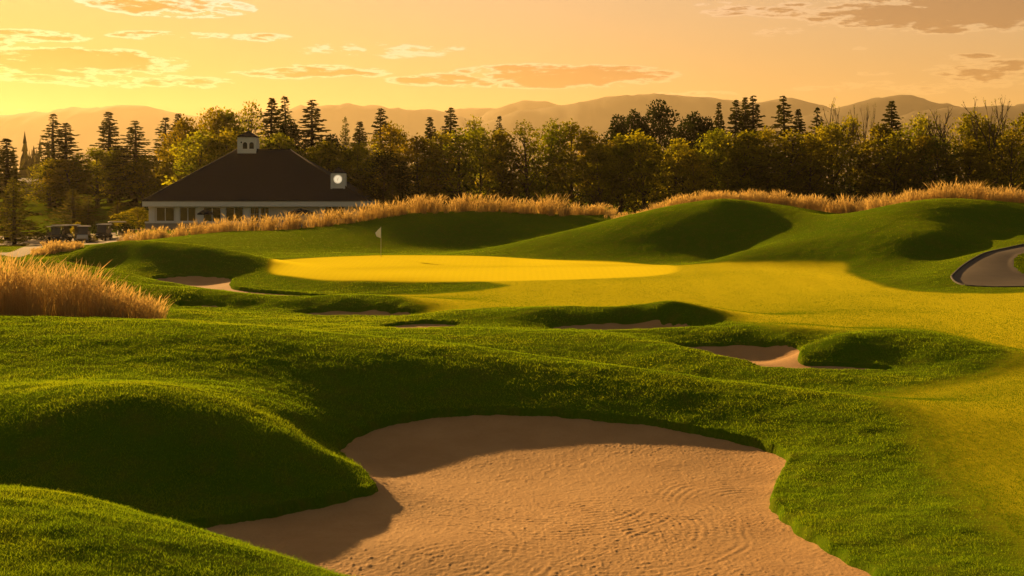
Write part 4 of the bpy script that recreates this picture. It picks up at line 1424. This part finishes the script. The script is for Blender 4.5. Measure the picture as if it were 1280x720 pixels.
# walls
m = MB()
wx0, wx1 = cx(186), cx(451)
m.box(wx0, wx1, YW, 19.0, 0.0, EZ0 + .05)
m.build('wall', M_WALL, club)
m = MB()
m.box(cx(182.5), cx(256), YW - .32, YW - .004, 0.0, cz(279))
m.box(cx(256.02), cx(338), YW - .12, YW - .004, 0.0, cz(279.5))
m.build('plinth', M_STONE, club)
m = MB()
m.box(cx(182), cx(256), YW - .38, YW - .004, cz(279) + .003, cz(277))
m.box(cx(256.05), cx(306), YW - .2, YW - .004, cz(279.4) + .003, cz(277.6))
m.build('sill', M_TRIM, club)


def pilaster(a, b, depth=.10, y1=259.0):
    m = MB()
    m.box(cx(a), cx(b), YW - depth, YW - .002, 0.0, EZ0 + .02)
    m.box(cx(a) - .05, cx(b) + .05, YW - depth - .05, YW - .003, EZ0 - .22, EZ0 + .018)
    return m.build('pilaster', M_TRIM, club, 0.01)


for a, b in ((186.2, 193.5), (219.2, 224.2), (245.6, 253.8), (277, 281.8), (304.8, 312.2), (399.6, 405.4), (431.6, 437)):
    pilaster(a, b)


def window(a, b, top, bot, cols, lites=0, name='window'):
    x0, x1, z0, z1 = cx(a), cx(b), cz(bot), cz(top)
    w = MB()
    f = .09
    yf0, yf1 = YW - .07, YW - .003
    w.box(x0, x1, yf0, yf1, z1 - f, z1)
    w.box(x0, x1, yf0, yf1, z0, z0 + f)
    w.box(x0, x0 + f, yf0, yf1, z0 + f + .001, z1 - f - .001)
    w.box(x1 - f, x1, yf0, yf1, z0 + f + .001, z1 - f - .001)
    step = (x1 - x0 - f) / cols
    for k in range(1, cols):
        w.box(x0 + k * step, x0 + k * step + f, yf0, yf1, z0 + f + .001, z1 - f - .001)
    if lites:
        for k in range(cols):
            xa, xb = x0 + k * step + f, x0 + (k + 1) * step
            for r_ in range(1, lites):
                zz = z0 + f + (z1 - z0 - 2 * f) * r_ / lites
                w.box(xa + .001, xb - .001, yf0 + .02, yf1 - .002, zz - .018, zz + .018)
            w.box((xa + xb) / 2 - .018, (xa + xb) / 2 + .018, yf0 + .023, yf1 - .003, z0 + f + .001, z1 - f - .001)
    o = w.build(name, M_TRIM, club)
    for k in range(cols):
        g_ = MB()
        g_.box(x0 + k * step + f + .001, x0 + (k + 1) * step - .001, YW - .025, YW - .006, z0 + f + .002, z1 - f - .002)
        g_.build('pane', M_GLASS, o)
    return o


window(195, 218.5, 258.9, 277.0, 2)
window(224.5, 245.3, 258.9, 277.0, 2)
window(254, 276.7, 258.9, 277.5, 2)
window(282, 304.5, 258.6, 277.5, 2)
window(406, 431, 257.6, 275.0, 3)
window(312.6, 324.6, 258.8, 284.0, 1, 3, 'door')
window(325.2, 337.0, 258.8, 284.0, 1, 3, 'door')

# roof with eave board
m = MB()
zt = EZ1 + .03
pts = [(XL, 0, zt), (XR, 0, zt), (XR, 20, zt), (XL, 20, zt), (-4.0, 10, RZ), (2.6, 10, RZ)]
m.add(pts, [(0, 1, 5, 4), (1, 2, 5), (2, 3, 4, 5), (3, 0, 4), (3, 2, 1, 0)])
roof = m.build('roof', M_ROOF, club)
m = MB()
ov = .12
m.box(XL - ov + .1, XR + ov - .1, .02, .14, EZ0, EZ1)
m.box(XL - ov + .1, XR + ov - .1, 19.86, 19.98, EZ0, EZ1)
m.box(XL - .02, XL + .1, .143, 19.857, EZ0, EZ1)
m.box(XR - .1, XR + .02, .143, 19.857, EZ0, EZ1)
m.box(XL + .1, XR - .1, .15, 19.85, EZ0 + .04, EZ0 + .08)
m.build('fascia', M_TRIM, club)
m = MB()                                               # thin edge of the shingles above the board
m.box(XL - .08, XR + .08, -.06, .02, EZ1 - .02, EZ1 + .045)
m.build('gutter', M_DARKMETAL, roof)
# ridge caps along the hips
m = MB()
for a, b in (((XL, 0, zt), (-4.0, 10, RZ)), ((XR, 0, zt), (2.6, 10, RZ)), ((-4.0, 10, RZ), (2.6, 10, RZ))):
    m.tube([Vector(a) + Vector((0, 0, .02)), Vector(b) + Vector((0, 0, .02))], .09, 6)
m.build('ridge_cap', M_ROOF, roof)


def turret(x, y, z0, z1, half, eave, apex, name):
    m = MB()
    m.box(x - half, x + half, y - half, y + half, z0, z1)
    m.box(x - half - .06, x + half + .06, y - half - .06, y + half + .06, z1 - .16, z1 - .01)
    for sx in (-1, 1):
        for sy in (-1, 1):
            m.box(x + sx * half - .09, x + sx * half + .09, y + sy * half - .09, y + sy * half + .09, z0, z1 - .165)
    o = m.build(name, M_TRIM, club)
    m = MB()
    b = [(x - eave, y - eave, z1), (x + eave, y - eave, z1), (x + eave, y + eave, z1), (x - eave, y + eave, z1)]
    t_ = [(px_, py_, z1 + .06) for px_, py_, _ in b]
    mid = [(x + (px_ - x) * .45, y + (py_ - y) * .45, z1 + .06 + (apex - z1) * .50) for px_, py_, _ in b]
    m.loft([b, t_, mid, [(x + .03 * sx, y + .03 * sy, apex) for sx, sy in ((-1, -1), (1, -1), (1, 1), (-1, 1))]])
    m.build('turret_roof', M_ROOF, o)
    return o


D1 = 174.0
tx = cx(310.5, 175)
cup = turret(tx, 10, RZ - .5, cz(171.5, D1), 1.06, 1.24, cz(163, D1), 'cupola')
for a in (306.4, 314.6):
    x = cx(a, D1)
    w_, z0, z1 = .27, cz(186, D1), cz(180.5, D1)
    ring = [(x - w_, z0), (x + w_, z0)] + [(x + w_ * math.cos(q), z1 + w_ * math.sin(q)) for q in [math.pi * k / 10 for k in range(11)]]
    m = MB()
    m.loft([[(a_, 10 - 1.06 - .03, b_) for a_, b_ in ring], [(a_, 10 - 1.06 + .02, b_) for a_, b_ in ring]])
    l_ = m.build('louvre', M_LOUVRE, cup)
for a in (301.8, 319.2):
    m = MB()
    x, z_ = cx(a, D1), cz(178, D1)
    m.loft([[(x + .10 * math.cos(q), 8.9, z_ + .10 * math.sin(q)) for q in [math.pi * k / 6 for k in range(12)]], [(x + .10 * math.cos(q), 8.96, z_ + .10 * math.sin(q)) for q in [math.pi * k / 6 for k in range(12)]]])
    m.build('vent_hole', M_LOUVRE, cup)
m = MB()
zv = cz(163, D1)
m.tube([(tx, 10, zv - .1), (tx, 10, cz(148, D1))], .035, 6)
m.lathe([(.01, 0), (.11, .05), (.13, .12), (.08, .2), (.01, .24)], 10, (tx, 10, zv + .12))
zz = cz(150.5, D1)
m.tube([(tx - .32, 10, zz), (tx + .34, 10, zz)], .03, 5)
m.add([(tx + .2, 9.99, zz - .14), (tx + .48, 9.99, zz), (tx + .2, 9.99, zz + .14), (tx + .2, 10.02, zz - .14), (tx + .48, 10.02, zz), (tx + .2, 10.02, zz + .14)], [(0, 1, 2), (5, 4, 3), (0, 3, 4, 1), (1, 4, 5, 2), (2, 5, 3, 0)])
m.add([(tx - .36, 9.99, zz - .13), (tx - .12, 9.99, zz - .06), (tx - .12, 9.99, zz + .2), (tx - .36, 9.99, zz + .16), (tx - .36, 10.02, zz - .13), (tx - .12, 10.02, zz - .06), (tx - .12, 10.02, zz + .2), (tx - .36, 10.02, zz + .16)],
      [(0, 1, 2, 3), (7, 6, 5, 4), (0, 4, 5, 1), (1, 5, 6, 2), (2, 6, 7, 3), (3, 7, 4, 0)])
m.build('weathervane', M_DARKMETAL, cup)

D2 = 167.6
kx_ = cx(423.2, 168)
ct = turret(kx_, 3.1, cz(233, D2) - .5, cz(216.5, D2), .76, .84, cz(208.2, D2), 'clock_turret')
zc, yc = cz(224, D2 - .3), 3.1 - .76
m = MB()
n_ = 28


def ring_xz(r_, y_, c=(kx_, zc)):
    return [(c[0] + r_ * math.cos(2 * math.pi * k / n_), y_, c[1] + r_ * math.sin(2 * math.pi * k / n_)) for k in range(n_)]


m.loft([ring_xz(.50, yc - .06), ring_xz(.50, yc + .02)])
dial = m.build('clock_dial', M_CLOCK, ct)
m = MB()
m.loft([ring_xz(.57, yc + .015), ring_xz(.57, yc - .09), ring_xz(.51, yc - .09), ring_xz(.505, yc - .058)], cap=False)
m.build('clock_rim', M_TRIM, ct)
m = MB()
m.loft([ring_xz(.455, yc - .061), ring_xz(.455, yc - .07), ring_xz(.425, yc - .07), ring_xz(.425, yc - .061)], cap=False)
m.build('dial_ring', M_RIMGOLD, ct)
for ang, L1, w_ in ((R(20), .30, .022), (R(190), .24, .028)):
    m = MB()
    ca, sa = math.sin(ang), math.cos(ang)
    q = [(kx_ + sa * w_, zc - ca * w_), (kx_ + ca * L1, zc + sa * L1), (kx_ - sa * w_, zc + ca * w_)]
    m.loft([[(a_, yc - .085, b_) for a_, b_ in q], [(a_, yc - .072, b_) for a_, b_ in q]])
    m.build('clock_hand', M_RIMGOLD, ct)

# ------------------------------------------------------------------ patio umbrellas and table
M_CANVAS = plain('dark_canvas', (.030, .030, .032), 0.85, 0.2, 4.0, 0.1)
M_WOOD = plain('weathered_wood', (.30, .20, .12), 0.75, 0.2, 6.0, 0.2)


def umbrella(px, apex, rim, half_px, D, label):
    s_ = D / F
    x = (px - 640) * s_
    z0 = gz(x, D)
    root = empty('patio_umbrella', (x, D, z0))
    tag(root, label, 'umbrella', 'patio umbrellas in front of the clubhouse')
    za, zr, hw = zof(apex, D) - z0, zof(rim, D) - z0, half_px * s_
    m = MB()
    n_ = 8
    rings = []
    for u, k in ((0.02, 0), (.25, .12), (.5, .34), (.78, .66), (1.0, 1.0)):
        ring = []
        for j in range(n_ * 2):
            a = math.pi * j / n_
            rr_ = hw * u * (1 if j % 2 == 0 else .93)
            ring.append((rr_ * math.cos(a), rr_ * math.sin(a), za - (za - zr) * k - (0 if j % 2 == 0 else -.02) * u))
        rings.append(ring)
    val = [[(a * 1.005, b * 1.005, c - .16) for a, b, c in rings[-1]], [(a * .985, b * .985, c - .15) for a, b, c in rings[-1]]]
    inner = [[(a * .98, b * .98, c - .03) for a, b, c in r_] for r_ in reversed(rings)]
    m.loft(rings + val + inner, smooth=False)
    can = m.build('canopy', M_CANVAS, root)
    m = MB()
    for j in range(n_):
        a = 2 * math.pi * j / n_
        m.tube([(0, 0, za - (za - zr) * .9 + .12), (hw * .6 * math.cos(a), hw * .6 * math.sin(a), za - (za - zr) * .47 - .04)], .012, 4)
    m.build('strut', M_DARKMETAL, can)
    m = MB()
    m.tube([(0, 0, 0.05), (0, 0, za + .05)], .028, 8)
    m.build('pole', M_WOOD, root)
    m = MB()
    m.lathe([(.30, 0), (.30, .05), (.08, .09), (.05, .30)], 16)
    m.build('base', M_DARKMETAL, root)
    return root


umbrella(257, 261.6, 267.0, 10.5, 161.5, 'dark patio umbrella standing before the third window from the left')
umbrella(376, 260.8, 266.2, 16.5, 161.5, 'wide dark patio umbrella standing before the blank beige wall right of the doors')

tp = at(174, 156.5)
tz = zof(287.0, 156.5)
tbl = empty('wooden_table', (tp.x, 156.5, tp.z))
tag(tbl, 'long plain wooden table outside the left corner of the clubhouse', 'table')
h_ = tz - tp.z
m = MB()
for k in range(4):
    m.box(-1.05, 1.05, -.40 + k * .2, -.215 + k * .2, h_ - .05, h_)
m.build('tabletop', M_WOOD, tbl, .006)
for sx in (-.62, .62):
    m = MB()
    m.box(sx - .06, sx + .06, -.30, .30, 0.0, .08)
    m.box(sx - .05, sx + .05, -.12, .12, .081, h_ - .12)
    m.box(sx - .05, sx + .05, -.34, .34, h_ - .119, h_ - .051)
    m.build('leg', M_WOOD, tbl)

# ------------------------------------------------------------------ golf carts
M_TYRE = plain('tyre_rubber', (.02, .02, .02), 0.9, 0.1, 5.0, 0.2)
M_RIM = plain('wheel_rim', (.5, .48, .45), 0.35, 0.1, 5.0, 0.5)
M_SEAT = plain('seat_vinyl', (.30, .25, .19), 0.6, 0.1, 5.0, 0.3)
M_CWHITE = plain('white_cart_paint', (.66, .62, .54), 0.3, 0.05, 2.0, 0.5)
M_CDARK = plain('dark_cart_paint', (.022, .022, .026), 0.25, 0.1, 2.0, 0.5)
M_SCREEN = plain('tinted_screen', (.06, .052, .04), 0.1, 0.1, 1.0, 0.5)
M_LENS = plain('lamp_lens', (.7, .66, .55), 0.15, 0.05, 2.0, 0.6)


def golf_cart():
    root = empty('golf_cart', (0, 0, 0))
    m = MB()

    def shell(prof, x0, x1, inset):
        """Side profile (y, z), front towards -y, lofted across the width with rounded flanks."""
        rings = []
        for x, k in ((x0, inset), (x0 + .07, .02), (x1 - .07, .02), (x1, inset)):
            cy = sum(p_[0] for p_ in prof) / len(prof)
            c_z = sum(p_[1] for p_ in prof) / len(prof)
            rings.append([(x, cy + (a - cy) * (1 - k), c_z + (b - c_z) * (1 - k)) for a, b in prof])
        m.loft(rings)
    shell([(-1.18, .36), (-1.22, .52), (-1.10, .74), (-.82, .90), (-.72, .88), (-.66, .42), (-.66, .30), (-1.1, .30)], -.58, .58, .10)      # cowl
    shell([(-.67, .28), (-.67, .36), (.10, .36), (.10, .28)], -.56, .56, .05)                                                                   # floor
    shell([(.08, .28), (.06, .62), (.16, .66), (.72, .66), (1.05, .70), (1.18, .58), (1.16, .34), (1.05, .28)], -.59, .59, .08)             # rear
    body = m.build('body', M_CDARK, root)
    m = MB()
    m.box(-.50, .50, -1.25, -1.17, .34, .44)
    m.build('bumper', M_TYRE, body)
    for sx in (-1, 1):
        m = MB()
        m.loft([[(sx * .38 + .09 * math.cos(q), -1.19, .60 + .065 * math.sin(q)) for q in [math.pi * k / 6 for k in range(12)]],
                [(sx * .38 + .09 * math.cos(q), -1.10, .60 + .065 * math.sin(q)) for q in [math.pi * k / 6 for k in range(12)]]])
        m.build('headlight', M_LENS, body)
    m = MB()
    m.box(-.54, .54, .10, .62, .665, .80)
    m.build('seat', M_SEAT, root, .03)
    m = MB()
    m.add([(-.54, .60, .82), (.54, .60, .82), (.54, .72, 1.22), (-.54, .72, 1.22), (-.54, .70, .82), (.54, .70, .82), (.54, .80, 1.22), (-.54, .80, 1.22)],
          [(0, 1, 2, 3), (7, 6, 5, 4), (0, 4, 5, 1), (1, 5, 6, 2), (2, 6, 7, 3), (3, 7, 4, 0)])
    m.build('backrest', M_SEAT, root, .02)
    m = MB()
    z = 1.78
    m.loft([[(-.60, -.92, z), (.60, -.92, z), (.60, 1.02, z), (-.60, 1.02, z)], [(-.62, -.95, z + .04), (.62, -.95, z + .04), (.62, 1.05, z + .04), (-.62, 1.05, z + .04)],
            [(-.50, -.80, z + .10), (.50, -.80, z + .10), (.50, .92, z + .10), (-.50, .92, z + .10)]])
    m.build('canopy', M_CWHITE, root, .012)
    for sx in (-1, 1):
        m = MB()
        m.tube([(sx * .54, -.80, .86), (sx * .53, -.74, 1.30), (sx * .53, -.60, 1.79)], .022, 6)
        m.build('post', M_DARKMETAL, root)
        m = MB()
        m.tube([(sx * .53, .84, .66), (sx * .53, .90, 1.2), (sx * .53, .80, 1.79)], .022, 6)
        m.build('post', M_DARKMETAL, root)
    m = MB()
    m.add([(-.51, -.80, .88), (.51, -.80, .88), (.51, -.61, 1.76), (-.51, -.61, 1.76), (-.51, -.785, .88), (.51, -.785, .88), (.51, -.595, 1.76), (-.51, -.595, 1.76)],
          [(0, 1, 2, 3), (7, 6, 5, 4), (0, 4, 5, 1), (1, 5, 6, 2), (2, 6, 7, 3), (3, 7, 4, 0)])
    m.build('windscreen', M_SCREEN, root)
    m = MB()
    c_, r_ = Vector((-.26, -.42, 1.0)), .17
    ax = Vector((0, .5, .87))
    u_, v_ = Vector((1, 0, 0)), ax.cross(Vector((1, 0, 0))).normalized()
    ring = [c_ + (u_ * math.cos(q) + v_ * math.sin(q)) * r_ for q in [2 * math.pi * k / 16 for k in range(17)]]
    m.tube(ring, .018, 5)
    m.tube([c_, Vector((-.26, -.70, .72))], .02, 5)
    m.build('steering_wheel', M_DARKMETAL, root)
    for sx in (-1, 1):
        for y in (-.82, .78):
            m = MB()
            n_ = 20
            rings = []
            for x, r_ in ((.40, .14), (.40, .20), (.42, .225), (.54, .225), (.565, .20), (.565, .14)):
                rings.append([(sx * x, y + r_ * math.cos(2 * math.pi * k / n_), .225 + r_ * math.sin(2 * math.pi * k / n_)) for k in range(n_)])
            m.loft(rings, smooth=False)
            wh = m.build('wheel', M_TYRE, root)
            m = MB()
            rings = []
            for x, r_ in ((.555, .135), (.572, .13), (.560, .06), (.578, .03)):
                rings.append([(sx * x, y + r_ * math.cos(2 * math.pi * k / n_), .225 + r_ * math.sin(2 * math.pi * k / n_)) for k in range(n_)])
            m.loft(rings)
            m.build('rim', M_RIM, wh)
    # bag well with two golf bags strapped at the back
    for sx in (-.26, .26):
        m = MB()
        m.lathe([(.11, 0), (.13, .04), (.125, .60), (.14, .78), (.12, .80)], 12, (sx, .98, .62))
        for q in range(4):
            m.tube([(sx - .06 + .04 * q, .98 + .03 * (q % 2), 1.38), (sx - .08 + .05 * q, 1.0, 1.58 + .04 * q)], .012, 4)
        m.build('golf_bag', M_DARKMETAL, root)
    return root


cart0 = golf_cart()
CARTS = [  # column, distance, heading, body paint, roof paint, label
    (105, 158.0, R(6), M_CWHITE, M_CWHITE, 'white golf cart facing the course on the gravel, apart from the dark ones'),
    (67, 158.0, R(38), M_CDARK, M_CDARK, 'all black golf cart at the left end of the parked row'),
    (77, 162.5, R(75), M_CDARK, M_CWHITE, 'dark golf cart with a pale roof just behind the all black cart'),
    (89, 163.0, R(80), M_CDARK, M_CWHITE, 'dark golf cart with a pale roof next to the round olive shrub'),
    (130, 159.5, R(-4), M_CDARK, M_CWHITE, 'dark golf cart facing the course right of the white cart'),
    (146, 163.0, R(-70), M_CWHITE, M_CWHITE, 'pale golf cart seen from the side beside the fescue'),
]
for k_, (px, D, rz, paint, roofp, label) in enumerate(CARTS):
    o = cart0 if k_ == 0 else copy_tree(cart0)
    p_ = at(px, D)
    o.location = p_
    o.rotation_euler = (0, 0, rz)
    tag(o, label, 'golf cart', 'golf carts parked on the gravel yard')
    for ch in o.children:
        base = ch.name.split('.')[0]
        if base in ('body', 'canopy'):
            ch.material_slots[0].link = 'OBJECT'
            ch.material_slots[0].material = paint if base == 'body' else roofp

# ------------------------------------------------------------------ flag on the green
M_FLAG = leafy('flag_cloth', (.80, .84, .92), (.80, .84, .92), 0.12, 1.0)
M_STICK = plain('flagstick', (.55, .50, .42), 0.4, 0.05, 3.0, 0.4)
M_CUP = plain('cup_liner', (.03, .03, .02), 0.8, 0.1, 3.0, 0.1)
fp = at(476.2, 103)
flag = empty('flagstick', fp)
tag(flag, 'white flag hanging from a thin flagstick on the green', 'flag')
ft = zof(284, 103) - fp.z
m = MB()
m.tube([(0, 0, -.08), (0, 0, ft * .55), (0, 0, ft)], [.017, .015, .012], 8)
m.lathe([(.004, 0), (.024, .012), (.024, .03), (.004, .045)], 10, (0, 0, ft))
m.build('pole', M_STICK, flag)
NU, NV = 14, 10
vs, fs = [], []
for side in (0, 1):
    for i in range(NU + 1):
        u = i / NU
        topz = ft - .01 - .40 * u ** 1.15
        botz = ft - .80 + .12 * u
        for j in range(NV + 1):
            v = j / NV
            xx = -.012 - u * .40 * (1 - .25 * v)
            yy = .05 * math.sin(u * 9 + v * 2.2) * u + .03 * math.sin(v * 6 + u * 3) * u + (.006 if side else 0)
            vs.append((xx, yy, topz + (botz - topz) * v))
N1 = (NU + 1) * (NV + 1)
for i in range(NU):
    for j in range(NV):
        a = i * (NV + 1) + j
        q = (a, a + 1, a + NV + 2, a + NV + 1)
        fs.append(q)
        fs.append(tuple(N1 + k for k in reversed(q)))
m = MB()
m.add(vs, fs, True)
m.build('flag', M_FLAG, flag)
m = MB()
m.lathe([(.054, .006), (.054, .0), (.06, .006)], 18)
m.build('cup', M_CUP, flag)

# ------------------------------------------------------------------ far barn in the haze
M_BARN = plain('barn_wall', (.30, .22, .15), 0.8, 0.2, 0.5, 0.2)
M_BARNROOF = plain('pale_metal_roof', (.65, .55, .42), 0.35, 0.1, 0.5, 0.5)
bp = at(36, 255)
barn = empty('barn', (bp.x, 255, bp.z - .3), R(8))
tag(barn, 'low barn with a pale sunlit roof far off among the left trees', 'building')
m = MB()
hb = zof(229, 255) - bp.z + .3
m.box(-2.1, 2.1, 0, 9, 0, hb)
m.build('wall', M_BARN, barn)
m = MB()
m.add([(-2.5, -.4, hb - .1), (2.5, -.4, hb - .1), (2.5, 4.5, hb + .9), (-2.5, 4.5, hb + .9), (-2.5, 9.4, hb - .1), (2.5, 9.4, hb - .1),
       (-2.5, -.4, hb), (2.5, -.4, hb), (2.5, 4.5, hb + 1.0), (-2.5, 4.5, hb + 1.0), (-2.5, 9.4, hb), (2.5, 9.4, hb)],
      [(6, 7, 8, 9), (9, 8, 11, 10), (0, 3, 2, 1), (3, 4, 5, 2), (0, 1, 7, 6), (4, 10, 11, 5), (0, 6, 9, 3), (3, 9, 10, 4), (1, 2, 8, 7), (2, 5, 11, 8)])
m.build('roof', M_BARNROOF, barn)
